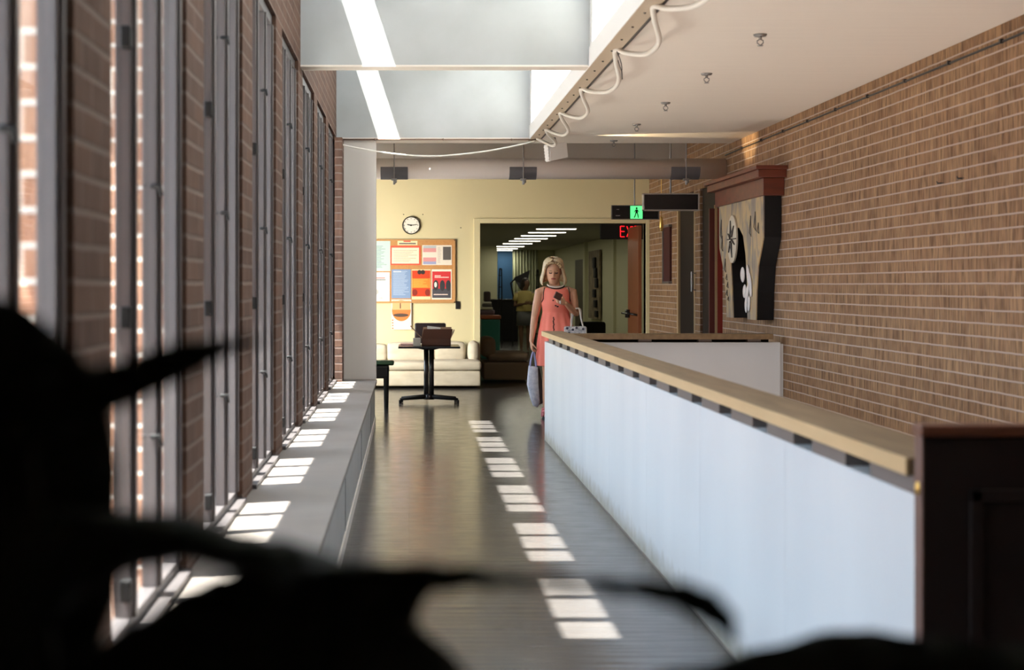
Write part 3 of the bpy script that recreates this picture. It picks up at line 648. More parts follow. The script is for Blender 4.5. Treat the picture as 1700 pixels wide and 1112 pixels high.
for cy, cz, rz in ((13.40, 2.02, .09), (13.58, 1.98, .10), (13.28, 1.95, .05), (14.85, 2.0, .1), (14.80, 1.85, .08), (14.66, 1.62, .07), (14.60, 1.5, .03), (14.55, 1.42, .03), (14.58, 1.34, .03), (14.52, 1.28, .02)):
    m = MB(); m.tube([(AX0 - .005, cy - .02, cz + rz), (AX0 - .005, cy + .03, cz - rz * .6), (AX0 - .005, cy - .04, cz - rz), (AX0 - .005, cy - .02, cz + rz)], .006, 5)
    obj('dark_line_drawing', m, mat('mark_dark', (.06, .045, .035), .6), art)

# small hooks in the brick wall
for i, (px, py) in enumerate(((1564, 304), (1598, 296))):
    Y = F * XR / (px - VX); p = at(px, py, Y)
    m = MB(); m.tube([(XR, Y, p.z), (XR - .03, Y, p.z), (XR - .035, Y, p.z + .012)], .004, 6); m.tube([(XR - .002, Y - .03, p.z), (XR - .002, Y + .09, p.z)], .002, 5)
    tag(obj('wall_hook', m, M_FRAMED, None, True), ['tiny nail in the brick wall above a pale scratch', 'tiny nail in the brick wall, the farther right of two'][i], 'hook')

m = MB(); m.tube([(XR - .006, 3, ZC - .105), (XR - .006, 15.4, ZC - .105)], .007, 6); y = 3.4
while y < 15.3:
    m.box(XR - .02, XR, y, y + .02, ZC - .115, ZC - .09); y += .8
tag(obj('thin_wire', m, M_FRAMED), 'thin dark wire clipped along the top of the brick wall', 'wire')

# ------------------------------------------------------------------ noticeboard, clock, switch
YB = YF - .03
nb = thing('noticeboard', 'wide cork noticeboard in a wooden frame on the cream wall', 'noticeboard', (.1, YF, 1.6))
bx0, bx1, bz0, bz1 = -.95, at(756, 0, YF).x, at(0, 503, YF).z, at(0, 397, YF).z
m = MB(); m.box(bx0, bx1, YB + .005, YF, bz0, bz1); obj('cork_panel', m, M_CORK, nb)
m = MB()
for q in ((bx0, bx1, bz1 - .025, bz1), (bx0, bx1, bz0, bz0 + .025), (bx0, bx0 + .025, bz0, bz1), (bx1 - .025, bx1, bz0, bz1)): m.box(q[0], q[1], YB - .005, YF, q[2], q[3], bevel=.003)
obj('wooden_frame', m, mat('board_frame', (.48, .26, .10), .5), nb)
def pmat(n_, c_): return mat('print_' + n_, c_, .7)
def poster(name, label, px0, py0, px1, py1, base, deco, lift=.004):
    a, b = at(px0, py0, YF), at(px1, py1, YF)
    y1 = YB + .004 - lift
    t = MB(); t.box(a.x, b.x, y1, y1 + .002, b.z, a.z); o = obj(name, t, pmat(label[:12], base)); tag(o, label, 'poster', 'papers pinned to the noticeboard')
    W, H = b.x - a.x, a.z - b.z
    for i, (nm, lst) in enumerate([(d_[0], [d_]) for d_ in deco]):
        g = MB()
        for (_, col, kind, u0, v0, u1, v1) in lst:
            X0, X1, Z1, Z0 = a.x + u0 * W, a.x + u1 * W, a.z - v0 * H, a.z - v1 * H; yy = y1 - .0004 * (i + 1)
            if kind == 'r': g.box(X0, X1, yy, yy + .00035, Z0, Z1)
            elif kind == 'l':
                n_ = max(1, int((Z1 - Z0) / .02))
                for k in range(n_):
                    z = Z1 - (k + .5) * (Z1 - Z0) / n_; g.box(X0, X0 + (X1 - X0) * random.uniform(.6, 1), yy, yy + .00035, z - .0035, z + .0035)
            elif kind == 'e': g.prism([((X0 + X1) / 2 + (X1 - X0) / 2 * math.cos(t_), (Z0 + Z1) / 2 + (Z1 - Z0) / 2 * math.sin(t_)) for t_ in [2 * math.pi * k / 24 for k in range(24)]], 'y', yy, yy + .00035)
        obj(nm, g, pmat(nm + label[:9], lst[0][1]), o)
    return o
INK = (.12, .12, .13)
poster('pale_notice', 'pale blue-green notice at the left of the board beside the column', 610, 400, 648, 450, (.50, .66, .66), [('text_lines', (.22, .32, .34), 'l', .1, .15, .9, .9)])
poster('white_poster', 'white poster with red and black heading at lower left of the board', 605, 452, 647, 503, (.85, .80, .78), [('red_heading', (.6, .1, .1), 'r', .45, .17, .82, .2), ('black_heading', INK, 'r', .4, .23, .84, .26), ('grey_emblem', (.45, .45, .46), 'e', .4, .55, .56, .72), ('small_text', INK, 'l', .6, .8, .75, .88)])
poster('heading_card', 'small cream heading card with red and black lettering at the top of the board', 660, 398, 693, 407, (.85, .70, .45), [('red_lettering', (.65, .06, .05), 'r', .3, .2, .66, .4), ('black_lettering', INK, 'r', .08, .58, .92, .82)], .006)
poster('red_bordered_notice', 'cream notice with a red border below the heading card', 648, 408, 698, 440, (.78, .10, .06), [('cream_sheet', (.85, .76, .60), 'r', .05, .1, .95, .92), ('text_lines', (.45, .36, .28), 'l', .1, .2, .9, .85)])
poster('photo_leaflet', 'leaflet with pink and blue bands and a small dark photograph, upper right', 701, 407, 750, 440, (.78, .72, .66), [('pink_bands', (.66, .30, .32), 'r', .03, .15, .47, .35), ('pink_bands', (.66, .30, .32), 'r', .03, .62, .47, .82), ('blue_bands', (.32, .36, .60), 'r', .03, .82, .47, .96), ('grey_band', (.45, .50, .55), 'r', .03, .03, .47, .15), ('dark_photo', (.10, .09, .09), 'r', .70, .08, .97, .74), ('small_text', (.5, .45, .42), 'l', .52, .1, .66, .9)])
poster('blue_poster', 'blue poster covered with lines of text', 650, 447, 682, 495, (.20, .30, .52), [('pale_lines', (.42, .52, .70), 'l', .08, .05, .92, .9), ('white_heading', (.75, .8, .85), 'r', .1, .06, .5, .09)])
poster('orange_poster', 'orange and red poster with a black mask at the top', 683.5, 447, 715, 497, (.80, .62, .38), [('red_field', (.62, .05, .01), 'r', .02, .04, .98, .30), ('red_field', (.62, .05, .01), 'r', .02, .62, .98, .90), ('orange_text', (.66, .24, .03), 'r', .02, .30, .98, .62), ('gold_lines', (.80, .45, .08), 'l', .08, .32, .92, .60), ('black_mask', (.03, .02, .02), 'e', .30, .02, .52, .17), ('black_mask', (.03, .02, .02), 'e', .48, .02, .70, .17), ('dark_corner', (.25, .02, .01), 'e', .02, .66, .3, .88), ('dark_corner', (.25, .02, .01), 'e', .7, .66, .98, .88)])
poster('red_poster', 'red and black poster with three heads in a row', 716.5, 447, 750, 497, (.84, .76, .68), [('red_field', (.60, .03, .04), 'r', .03, .07, .95, .66), ('black_field', (.06, .06, .08), 'r', .03, .64, .95, .95), ('white_title', (.80, .65, .6), 'r', .15, .20, .45, .23), ('white_title', (.80, .65, .6), 'r', .15, .25, .85, .28), ('white_title', (.80, .65, .6), 'r', .1, .82, .8, .85), ('dark_heads', (.03, .03, .04), 'e', .08, .36, .34, .70), ('dark_heads', (.03, .03, .04), 'e', .40, .36, .66, .72), ('dark_heads', (.03, .03, .04), 'e', .70, .36, .95, .72), ('white_face', (.85, .8, .75), 'e', .13, .42, .26, .60)])
poster('pink_poster', 'pale pink poster with an orange disc hanging below the board', 650, 497, 683, 547, (.86, .68, .66), [('orange_disc', (.80, .20, .05), 'e', .02, .02, .97, .72), ('peach_sky', (.86, .42, .20), 'r', .04, .04, .95, .34), ('dark_bird', (.08, .05, .04), 'r', .42, .12, .47, .30), ('dark_bird', (.08, .05, .04), 'e', .08, .46, .86, .58), ('orange_dots', (.78, .22, .08), 'e', .02, .66, .10, .71), ('orange_dots', (.78, .22, .08), 'e', .02, .75, .10, .80), ('orange_dots', (.78, .22, .08), 'e', .02, .84, .10, .89), ('orange_dots', (.78, .22, .08), 'e', .02, .93, .10, .98)], .008)

ck = thing('wall_clock', 'round white wall clock with a black rim above the noticeboard', 'clock', tuple(at(682.5, 374, YF)))
cc = at(682.5, 374, YF - .03); r0 = .128
def disc(m_, r_, y0, y1, n=36): m_.loft([[Vector((cc.x + math.cos(a) * r_, y_, cc.z + math.sin(a) * r_)) for a in [2 * math.pi * k / n for k in range(n)]] for y_ in (y0, y1)])
m = MB(); disc(m, r0 - .008, YF - .025, YF - .001); obj('clock_face', m, M_PAPER, ck)
m = MB(); n = 36
m.loft([[Vector((cc.x + math.cos(a) * r_, y_, cc.z + math.sin(a) * r_)) for a in [2 * math.pi * k / n for k in range(n)]] for r_, y_ in ((r0 - .014, YF - .026), (r0 - .010, YF - .04), (r0, YF - .035), (r0, YF - .001))], cap=False); obj('rim', m, M_BLACKG, ck, True)
m = MB()
for k in range(12):
    a = math.pi * k / 6; v = Vector((math.cos(a), 0, math.sin(a))); c0 = Vector((cc.x, YF - .027, cc.z)); m.tube([c0 + v * .090, c0 + v * .104], .004, 5)
obj('hour_marks', m, M_BLACK, ck)
m = MB(); c0 = Vector((cc.x, YF - .030, cc.z)); m.tube([c0, c0 + Vector((.085, 0, .012))], .005, 6); m.tube([c0, c0 + Vector((-.055, 0, .012))], .007, 6); m.ell(c0, .012, .005, .012, 10, 5); obj('clock_hand', m, M_BLACK, ck)
for i, (px, py) in enumerate(((670, 356), (702, 356), (765, 378))):
    p = at(px, py, YF - .004); m = MB(); m.ell(p, .008, .005, .008, 8, 5); tag(obj('wall_screw', m, M_FRAMED), ['tiny screw in the wall up to the left of the clock', 'tiny screw in the wall up to the right of the clock', 'tiny lone screw in the wall right of the clock'][i], 'screw')
a, b = at(756, 500, YF), at(764, 513, YF)
m = MB(); m.box(a.x, b.x, YF - .012, YF, b.z, a.z, bevel=.003); o = tag(obj('light_switch', m, M_BLACKG), 'black switch plate beside the noticeboard', 'switch')
m = MB(); m.box(a.x + .022, b.x - .022, YF - .02, YF - .01, b.z + .035, a.z - .035); obj('toggle', m, M_BLACK, o)

# ------------------------------------------------------------------ sofa, armchair
def cushion(x0, x1, y0, y1, z0, z1, mt, name, par, bv=.05, label=None):
    m = MB(); m.box(x0, x1, y0, y1, z0, z1, bevel=bv)
    o = obj(name, m, mt, par, True, label); sub(o, 2)
    return o
sf = thing('sofa', 'low cream upholstered sofa below the noticeboard', 'sofa', (.2, 19.8, 0))
SY = 19.45
cushion(-.95, .25, SY, 20.2, .03, .25, M_COUCH, 'base', sf, .03); cushion(.255, .985, SY, 20.2, .03, .25, M_COUCH, 'base', sf, .03)
cushion(-.95, .245, SY - .03, 20.0, .24, .375, M_COUCH, 'seat_cushion', sf, .055); cushion(.25, 1.0, SY - .03, 20.0, .24, .39, M_COUCH, 'seat_cushion', sf, .055)
cushion(-.95, -.3, 19.95, 20.24, .33, .60, M_COUCH, 'back_cushion', sf, .07); cushion(-.32, .36, 19.95, 20.24, .33, .62, M_COUCH, 'back_cushion', sf, .07); cushion(.34, .80, 19.97, 20.24, .33, .63, M_COUCH, 'back_cushion', sf, .07)
cushion(.82, 1.0, 19.85, 20.24, .33, .64, M_COUCH, 'corner_cushion', sf, .08)
ac = thing('armchair', 'dark brown low armchair just inside the doorway', 'armchair', (1.4, 21.2, 0))
cushion(1.08, 1.76, 20.75, 21.6, .02, .30, M_COUCHD, 'base', ac, .04); cushion(1.15, 1.76, 20.75, 21.6, .29, .44, M_COUCHD, 'seat_cushion', ac, .06); cushion(1.05, 1.28, 20.75, 21.6, .35, .66, M_COUCHD, 'back_cushion', ac, .08)

# ------------------------------------------------------------------ pedestal table with boxes
TY = 17.05; tc = at(712, 670, TY); TX = tc.x
tb = thing('pedestal_table', 'small square black pedestal table standing in front of the sofa', 'table', (TX, TY, 0))
m = MB(); m.box(TX - .365, TX + .365, TY - .34, TY + .34, .672, .695, bevel=.004); obj('tabletop', m, M_BLACKG, tb)
m = MB(); m.prism([(-.20, .674), (.20, .674), (.07, .645), (-.07, .645)], 'y', -.03, .03)
m.prism([(-.20, .674), (.20, .674), (.07, .645), (-.07, .645)], 'x', -.03, .03)
for v in m.bm.verts: v.co += Vector((TX, TY, 0))
obj('support_bracket', m, M_BLACK, tb)
for dx in (-.031, .031):
    m = MB(); m.tube([(TX + dx, TY, .07), (TX + dx, TY, .66)], .030, 16); obj('column_tube', m, M_BLACKG, tb, True)
m = MB(); m.tube([(TX, TY, .05), (TX, TY, .12)], [.07, .045], 16); obj('hub', m, M_BLACKG, tb, True)
for ang in (.45, math.pi - .45, math.pi + .30, -.30):
    e_ = Vector((TX + math.cos(ang) * .36, TY + math.sin(ang) * .36, .05))
    m = MB(); m.tube([(TX, TY, .085), e_ + Vector((0, 0, .008))], [.038, .018], 8, flat=.8); lg = obj('leg', m, M_BLACK, tb, True)
    m = MB(); m.tube([e_ + Vector((0, 0, -.048)), e_], .016, 10); obj('foot_glide', m, M_BLACK, lg)
bx = thing('cardboard_box', 'dark brown open cardboard box on the pedestal table', 'box', (TX + .1, TY - .05, .695))
a, b = at(700, 544, TY - .1), at(751, 572, TY - .1); X0, X1, Z0, Z1 = a.x + .002, b.x - .02, .696, .785; Y0, Y1 = TY - .16, TY + .14
m = MB(); th = .006
m.box(X0, X1, Y0, Y1, Z0, Z0 + th); m.box(X0, X1, Y0, Y0 + th, Z0, Z1); m.box(X0, X1, Y1 - th, Y1, Z0, Z1); m.box(X0, X0 + th, Y0, Y1, Z0, Z1); m.box(X1 - th, X1, Y0, Y1, Z0, Z1); obj('carton', m, M_CARD, bx)
def flap(p0, p1, d_, mt, nm='flap'):
    d_ = Vector(d_); n_ = (Vector(p1) - Vector(p0)).cross(d_).normalized() * .003
    m = MB(); q = [Vector(p0), Vector(p1), Vector(p1) + d_, Vector(p0) + d_]; m.loft([[v - n_ for v in q], [v + n_ for v in q]]); obj(nm, m, mt, bx)
flap((X0, Y0, Z1), (X0, Y1, Z1), (-.135, 0, .145), M_CARDL); flap((X1, Y0, Z1), (X1, Y1, Z1), (.045, 0, .10), M_CARDL)
flap((X0, Y1, Z1), (X1, Y1, Z1), (.02, .05, .125), M_CARDL); flap((X0, Y0, Z1), (X1, Y0, Z1), (.022, -.03, .112), M_CARD)
m = MB(); m.box(-.19, .19, -.05, .05, 0, .245, bevel=.02)
for v in m.bm.verts: v.co += Vector((TX + .02, TY + .245, .7125))
o = tag(obj('black_bag', m, mat('bag_brown_black', (.035, .018, .02), .5), None, True), 'dark brown bag standing behind the cardboard box', 'bag')
m = MB(); m.box(-.08, .08, -.05, .05, 0, .004, Matrix.Translation((TX + .06, TY + .03, .90)) @ Matrix.Rotation(.12, 4, 'Y') @ Matrix.Rotation(.3, 4, 'X'))
m.box(-.06, .07, -.04, .05, -.195, .0, Matrix.Translation((TX + .06, TY + .03, .90)))
tag(obj('paper_stack', m, M_PAPER), 'white papers sticking out of the open cardboard box', 'paper')
m = MB(); m.box(TX - .19, TX - .10, TY - .2, TY - .1, .696, .79, bevel=.004); tag(obj('small_carton', m, mat('carton_grey', (.55, .52, .45), .7)), 'small pale carton on the table left of the brown box', 'box')
m = MB(); m.box(TX - .34, TX - .14, TY + .0, TY + .25, .696, .712); tag(obj('pink_folder', m, mat('folder_pink', (.70, .42, .36), .7)), 'flat pink folder lying at the left of the table', 'folder')

# black side table with green cushion behind the bench end
sx = at(637, 600, 16.3).x
st = thing('side_table', 'black side table half hidden behind the end of the window bench', 'table', (sx, 16.3, 0))
m = MB(); m.box(sx - .25, sx + .06, 16.1, 16.5, .36, .50, bevel=.02); obj('tabletop', m, M_BLACK, st)
for qx, qy in ((sx - .22, 16.13), (sx + .03, 16.13), (sx - .22, 16.47), (sx + .03, 16.47)):
    m = MB(); m.tube([(qx, qy, 0), (qx, qy, .38)], [.022, .03], 10); obj('leg', m, M_BLACK, st)
m = MB(); m.box(sx - .2, sx + .12, 16.15, 16.4, .505, .555, bevel=.02)
tag(obj('green_cushion', m, mat('green_dark', (.02, .06, .025), .6), None, True), 'flat dark green cushion lying on the black side table', 'cushion')

# ------------------------------------------------------------------ people
def hand_mesh(m, wrist, d, side, palm_n, curl=.5, s=1.0):
    """d: direction of the fingers, side: towards the thumb, palm_n: direction the palm faces"""
    d, side, pn = Vector(d).normalized(), Vector(side).normalized(), Vector(palm_n).normalized(); w_ = Vector(wrist)
    pc = w_ + d * .05 * s
    rings = []
    for t_, rw, rt in ((0, .024, .017), (.03, .034, .017), (.06, .041, .015), (.09, .040, .012)):
        c_ = w_ + d * t_ * s
        rings.append([c_ + side * math.cos(a) * rw * s + pn * math.sin(a) * rt * s for a in [2 * math.pi * k / 10 for k in range(10)]])
    m.loft(rings)
    for k, (off, ln) in enumerate(((.031, .072), (.011, .080), (-.010, .074), (-.030, .058))):
        p = w_ + d * .085 * s + side * off * s; q = [p]; a = curl * .35
        for j in range(3):
            seg = ln * (.45, .32, .23)[j] * s; q.append(q[-1] + (d * math.cos(a) + pn * math.sin(a)) * seg); a += curl * (.85 + .1 * k)
        m.tube(q, [.0092 * s, .0088 * s, .008 * s, .007 * s], 8, True)
    p = w_ + d * .025 * s + side * .03 * s
    q = [p, p + (side * .7 + d * .6 + pn * .35 * curl) * .035 * s, p + (side * .75 + d * 1.25 + pn * .8 * curl) * .05 * s]
    m.tube(q, [.012 * s, .010 * s, .0085 * s], 8, True)

def head_mesh(m, c, s=1.0, pitch=.25, yaw=0.0):
    T = Matrix.Translation(c) @ Matrix.Rotation(yaw, 4, 'Z') @ Matrix.Rotation(pitch, 4, 'X')   # face looks to -Y
    def P(x, y, z): return T @ Vector((x * s, y * s, z * s))
    prof = [(-.115, -.048, .028, .030), (-.108, -.046, .038, .040), (-.09, -.034, .050, .055), (-.06, -.020, .062, .073), (-.03, -.010, .068, .084), (0, -.003, .072, .090), (.03, .002, .075, .094), (.06, .005, .073, .092), (.09, .008, .060, .078), (.112, .010, .038, .05), (.12, .01, .015, .02)]
    rings = []
    for z, cy, rx, ry in prof:
        r = []
        for k in range(20):
            a = 2 * math.pi * k / 20; x = math.cos(a) * rx; y = math.sin(a) * ry
            if math.sin(a) < -.5 and -.01 < z < .02: y += .006 if abs(math.cos(a)) > .25 else 0      # eye sockets
            r.append(P(x, cy + y, z))
        rings.append(r)
    m.loft(rings)
    m.loft([[P(math.cos(a) * w_, -.088 + yo + math.sin(a) * dp, z) for a in [2 * math.pi * k / 8 for k in range(8)]] for z, w_, dp, yo in ((.018, .006, .006, 0), (.0, .008, .011, -.002), (-.018, .012, .016, -.004), (-.030, .013, .015, -.002), (-.036, .008, .006, 0))])   # nose
    for sd in (-1, 1):
        m.ell(P(sd * .075, .005, -.008), .010 * s, .018 * s, .028 * s, 10, 6)
    return P

def finish_body(m, name, mt, par, vox=.007):
    o = obj(name, m, mt, par, True)
    md = o.modifiers.new('remesh', 'REMESH'); md.mode = 'VOXEL'; md.voxel_size = vox; md.use_smooth_shade = True
    ms = o.modifiers.new('smooth', 'SMOOTH'); ms.factor = .5; ms.iterations = 4
    return o

# --- woman in the coral dress
WY = 15.3
def Wp(px, py, dy=0.0): p = at(px, py, WY); return Vector((p.x, WY + dy, p.z))
wo = thing('person', 'blonde woman in a sleeveless coral dress looking at the phone in her hand', 'person', (1.56, WY, 0))
m = MB(); cx = 1.58
m.rings([(cx + .01, WY, .80, .17, .12), (cx + .01, WY, .92, .178, .125), (cx, WY, 1.02, .150, .105), (cx, WY, 1.12, .135, .095), (cx, WY - .01, 1.24, .150, .11), (cx, WY, 1.33, .155, .095), (cx, WY + .005, 1.385, .12, .07), (cx, WY + .005, 1.41, .06, .055)], 20)
hc = Wp(918.5, 450, -.02)
m.tube([(cx, WY + .02, 1.36), (cx - .01, WY + .01, 1.42), (hc.x, WY + .005, 1.50)], [.065, .058, .056], 14)
HP = head_mesh(m, hc, 1.10, .26, -.10)
# right arm, hanging (photo left), left arm bent (photo right)
shR, elR, wrR = Vector((cx - .175, WY + .01, 1.345)), Wp(888, 527, .03), Wp(882, 566, -.02)
m.tube([Vector((cx - .12, WY, 1.36)), shR, shR.lerp(elR, .5), elR, elR.lerp(wrR, .35), wrR], [.050, .053, .049, .040, .038, .024], 12, True)
hand_mesh(m, wrR, (.06, -.02, -1), (.1, -1, 0), (1, .1, 0), 1.1, .95)
shL, elL, wrL = Vector((cx + .18, WY + .01, 1.345)), Wp(955, 521, -.03), Wp(936, 503, -.20)
m.tube([Vector((cx + .12, WY, 1.36)), shL, shL.lerp(elL, .5), elL, elL.lerp(wrL, .35), wrL], [.050, .053, .049, .041, .038, .024], 12, True)
hand_mesh(m, wrL, (-.75, -.45, .28), (.1, .2, 1), (-.45, .5, .35), .9, .95)
# legs
FEET = ((-1, -.10, -.118), (1, .14, .07))
for sx_, fy, fx in FEET:
    hp = Vector((cx + sx_ * .08, WY, .82)); kn = Vector((cx + (hp.x - cx + fx) * .5, WY - .03 + fy * .4, .47)); an = Vector((cx + fx, WY + fy, .085))
    m.tube([hp, hp.lerp(kn, .5), kn, kn.lerp(an, .3), an], [.085, .070, .050, .050, .030], 14, True)
    m.tube([an + Vector((0, .02, -.03)), an + Vector((0, -.05, -.045)), an + Vector((0, -.13, -.062)), an + Vector((0, -.17, -.066))], [.032, .032, .028, .016], 10, True, flat=.8)
finish_body(m, 'body', M_SKIN, wo, .0065)
# shoes
for sx_, fy, fx in FEET:
    x_, y_ = cx + fx, WY + fy
    m = MB(); m.rings([(x_, y_ - .07, 0.0, .042, .125), (x_, y_ - .07, .022, .045, .130)], 18, power=2.3)
    sh = obj('shoe', m, M_BLACK, wo, label='black soled pink sandal')
    m = MB(); m.tube([(x_ - .045, y_ - .1, .02), (x_ - .03, y_ - .105, .062), (x_ + .03, y_ - .105, .062), (x_ + .045, y_ - .1, .02)], .014, 8); m.tube([(x_ - .04, y_ + .02, .02), (x_ - .036, y_ - .02, .1), (x_ + .036, y_ - .02, .1), (x_ + .04, y_ + .02, .02)], .012, 8)
    m.ell((x_ - .02, y_ - .12, .075), .03, .02, .02)
    obj('strap', m, mat('pink_strap', (.75, .25, .27), .6), sh, True)
# dress
m = MB(); n = 48; rings = []
lv = [(1.400, cx, .100, .080, 0), (1.388, cx, .122, .090, 0), (1.372, cx, .146, .100, 0), (1.34, cx, .150, .110, 0), (1.29, cx, .153, .130, 0), (1.23, cx, .158, .142, 0), (1.17, cx, .150, .122, 0), (1.135, cx, .143, .108, 0), (1.12, cx, .143, .106, .002), (1.09, cx, .150, .112, .006), (1.0, cx + .005, .172, .130, .009), (.88, cx + .008, .196, .150, .012), (.75, cx + .012, .212, .160, .014), (.64, cx + .016, .222, .165, .016), (.56, cx + .018, .230, .170, .018), (.553, cx + .018, .226, .166, .018)]
for z, c_, rx, ry, pl in lv:
    r = []
    for k in range(n):
        a = 2 * math.pi * k / n; q = 1 + pl / rx * math.sin(a * 12 + z * 2)
        zz_ = z - (.030 * max(0, -math.sin(a)) ** 2 if z > 1.39 else .012 * max(0, -math.sin(a)) ** 2 if z > 1.38 else 0)
        r.append(Vector((c_ + math.cos(a) * rx * q, WY + math.sin(a) * ry * q, zz_)))
    rings.append(r)
m.loft(rings, cap=False); dr = obj('dress', m, M_CORAL, wo, True, label='coral sleeveless dress'); sub(dr, 1); md = dr.modifiers.new('sol', 'SOLIDIFY'); md.thickness = .004
m = MB(); m.tube([Vector((cx + math.cos(a) * .094, WY + math.sin(a) * .081, 1.409 - .030 * max(0, -math.sin(a)) ** 2)) for a in [2 * math.pi * k / 24 for k in range(25)]], .0055, 6); obj('neck_trim', m, M_BLACK, dr, label='black neckline piping')
m = MB()
for sd in (-1, 1):
    m.tube([Vector((cx + sd * .128, WY - .055, 1.392)), Vector((cx + sd * .140, WY - .088, 1.34)), Vector((cx + sd * .143, WY - .075, 1.27)), Vector((cx + sd * .155, WY - .02, 1.235))], .005, 6)
obj('armhole_trim', m, M_BLACK, dr)
m = MB(); x_ = Wp(917, 0).x
for k in range(9): m.ell((x_ + .004 * math.sin(k * 2), WY - .120 - .002 * k, 1.07 - k * .018), .006, .003, .010, 8, 5)
for dx, dz in ((0, 0), (.018, -.02), (-.015, .02), (.03, -.045), (.01, -.035)): m.ell((Wp(919, 0).x + dx, WY - .130, 1.235 + dz), .012, .003, .008, 8, 5)
obj('lace_trim', m, M_BLACK, dr)
m = MB(); pts = [Vector((cx - .005 + math.cos(a) * .085, WY - .01 + math.sin(a) * .075, 1.425 - .028 * max(0, -math.sin(a)))) for a in [math.pi + math.pi * k / 22 for k in range(23)]]
for p in pts: m.ell(p, .009, .009, .009, 8, 5)
obj('pearl_necklace', m, mat('pearl', (.85, .80, .70), .3), wo, True)
# face details
m = MB()
for sd in (-1, 1): m.tube([HP(sd * .014, -.089, .004), HP(sd * .028, -.091, .000), HP(sd * .042, -.083, .003)], .0055, 6)
obj('eyelids', m, M_DARKH, wo)
m = MB()
for sd in (-1, 1): m.tube([HP(sd * .013, -.091, .021), HP(sd * .028, -.092, .027), HP(sd * .046, -.081, .021)], .0042, 6)
obj('eyebrow', m, M_BROWNH, wo)
m = MB(); m.tube([HP(-.022, -.088, -.056), HP(-.008, -.095, -.053), HP(.008, -.095, -.053), HP(.022, -.088, -.056)], [.004, .008, .008, .004], 8, True); obj('lips', m, M_LIP, wo, True)
# hair: a bob open at the face, and a braided band on top
m = MB(); rings = []; NA = 22
for z, r_, ryo, gap in ((.130, .03, .0, 0), (.122, .062, 0, 0), (.10, .085, 0, .45), (.07, .093, 0, .80), (.03, .097, .0, .95), (-.01, .102, 0, 1.0), (-.05, .116, 0, 1.02), (-.09, .125, .0, 1.0), (-.118, .122, 0, 1.0), (-.132, .108, 0, 1.05)):
    r = []
    for k in range(NA):
        t_ = k / (NA - 1); a = -math.pi / 2 + gap + (2 * math.pi - 2 * gap) * t_
        wv = 1 + .03 * math.sin(k * 2.1 + z * 30)
        r.append(HP(math.cos(a) * r_ * wv, .012 + math.sin(a) * r_ * 1.08 * wv, z))
    rings.append(r)
m.loft(rings, cap=False, closed=False); hr = obj('hair', m, M_BLOND, wo, True, label='straight blonde bob'); md = hr.modifiers.new('sol', 'SOLIDIFY'); md.thickness = .022; md.offset = 0; sub(hr, 1)
m = MB()
for k in range(9):
    a = math.pi * (k + .5) / 9; m.ell(HP(math.cos(a) * .070, -.088 + .02 * abs(math.cos(a)), .048 + math.sin(a) * .058), .020, .018, .016, 10, 6)
obj('hair_braid', m, M_BROWNH, hr, True, label='darker twisted braid across the front')
# phone
ph = Wp(921, 491, -.335)
m = MB(); m.box(-.036, .036, -.005, .005, -.07, .07, Matrix.Translation(ph) @ Matrix.Rotation(-1.15, 4, 'Y') @ Matrix.Rotation(.9, 4, 'X') , bevel=.003)
tag(obj('phone', m, mat('phone_brown', (.25, .12, .10), .3)), "small phone held in the woman's raised hand", 'phone')
m = MB(); p = wrL; m.ell(wrL + Vector((-.065, -.05, .02)), .010, .010, .028); obj('ring', m, M_PAPER, wo, True)

# tote bags
def fab(name, base, dots): return mat(name, base, .85, noise=(28, .3, dots))
M_TOTE = fab('tote_print', (.66, .66, .72), (.40, .42, .52)); M_TOTE2 = fab('tote_floral', (.80, .78, .78), (.22, .24, .28))
tt = thing('tote_bag', "pale patterned tote bag hanging from the woman's lowered hand", 'bag', tuple(Wp(884, 640, -.04)))
out = [(878, 607), (892, 609), (893.5, 640), (895.5, 668), (892, 675.5), (885, 673), (881, 662), (875, 638)]
m = MB(); P3 = [Wp(*q) for q in out]; ct = sum(P3, Vector()) / len(P3)
rg = []
for yo, sc in ((-.065, .86), (-.045, 1), (.06, 1.0), (.08, .86)): rg.append([ct + (p - ct) * sc + Vector((0, yo - .02, 0)) for p in P3])
m.loft(rg); obj('bag_body', m, M_TOTE, tt, True)
m = MB(); out2 = [(892, 610), (896, 612), (903, 650), (904, 668), (895, 672), (893.5, 640)]; P4 = [Wp(*q) for q in out2]; m.loft([[p + Vector((0, yo, 0)) for p in P4] for yo in (-.0, .05)]); obj('side_panel', m, mat('tote_brown', (.10, .07, .06), .9), tt, label='dark brown side of the bag')
hk = Wp(885, 583, -.035)
for yo in (-.05, .03):
    m = MB(); m.tube(catmull([Wp(880, 608, yo), Wp(881.5, 595, yo * .7 - .02), hk + Vector((0, 0, .0)), Wp(888, 595, yo * .7 - .02), Wp(890, 609, yo)], 4), .008, 6); obj('handle', m, mat('handle_lilac', (.36, .36, .58), .8), tt, True)
t2 = thing('tote_bag', "white flower-patterned bag hanging on the woman's bent arm behind the handrail", 'bag', tuple(Wp(953, 560, -.05)))
a, b = Wp(934, 541, -.12), Wp(971, 590, -.12)
m = MB(); m.loft([[Vector((x_, y_, z_)) for x_, y_ in ((a.x + i_, WY - .17), (b.x - i_, WY - .17), (b.x - i_, WY - .06), (a.x + i_, WY - .06))] for z_, i_ in ((b.z, .02), (b.z + .02, .0), (a.z - .02, 0), (a.z, .004))])
bev(obj('bag_body', m, M_TOTE2, t2), .012)
for k, (u, v) in enumerate(((.03, .02), (.09, .035), (.13, .015), (.20, .028), (.05, .07), (.16, .08))):
    m = MB(); m.ell((a.x + u, WY - .172, a.z - v), .014, .004, .013, 8, 5); obj('flower_print', m, mat('print_dark', (.07, .07, .10), .8), t2)
el = Wp(950, 519, -.06)
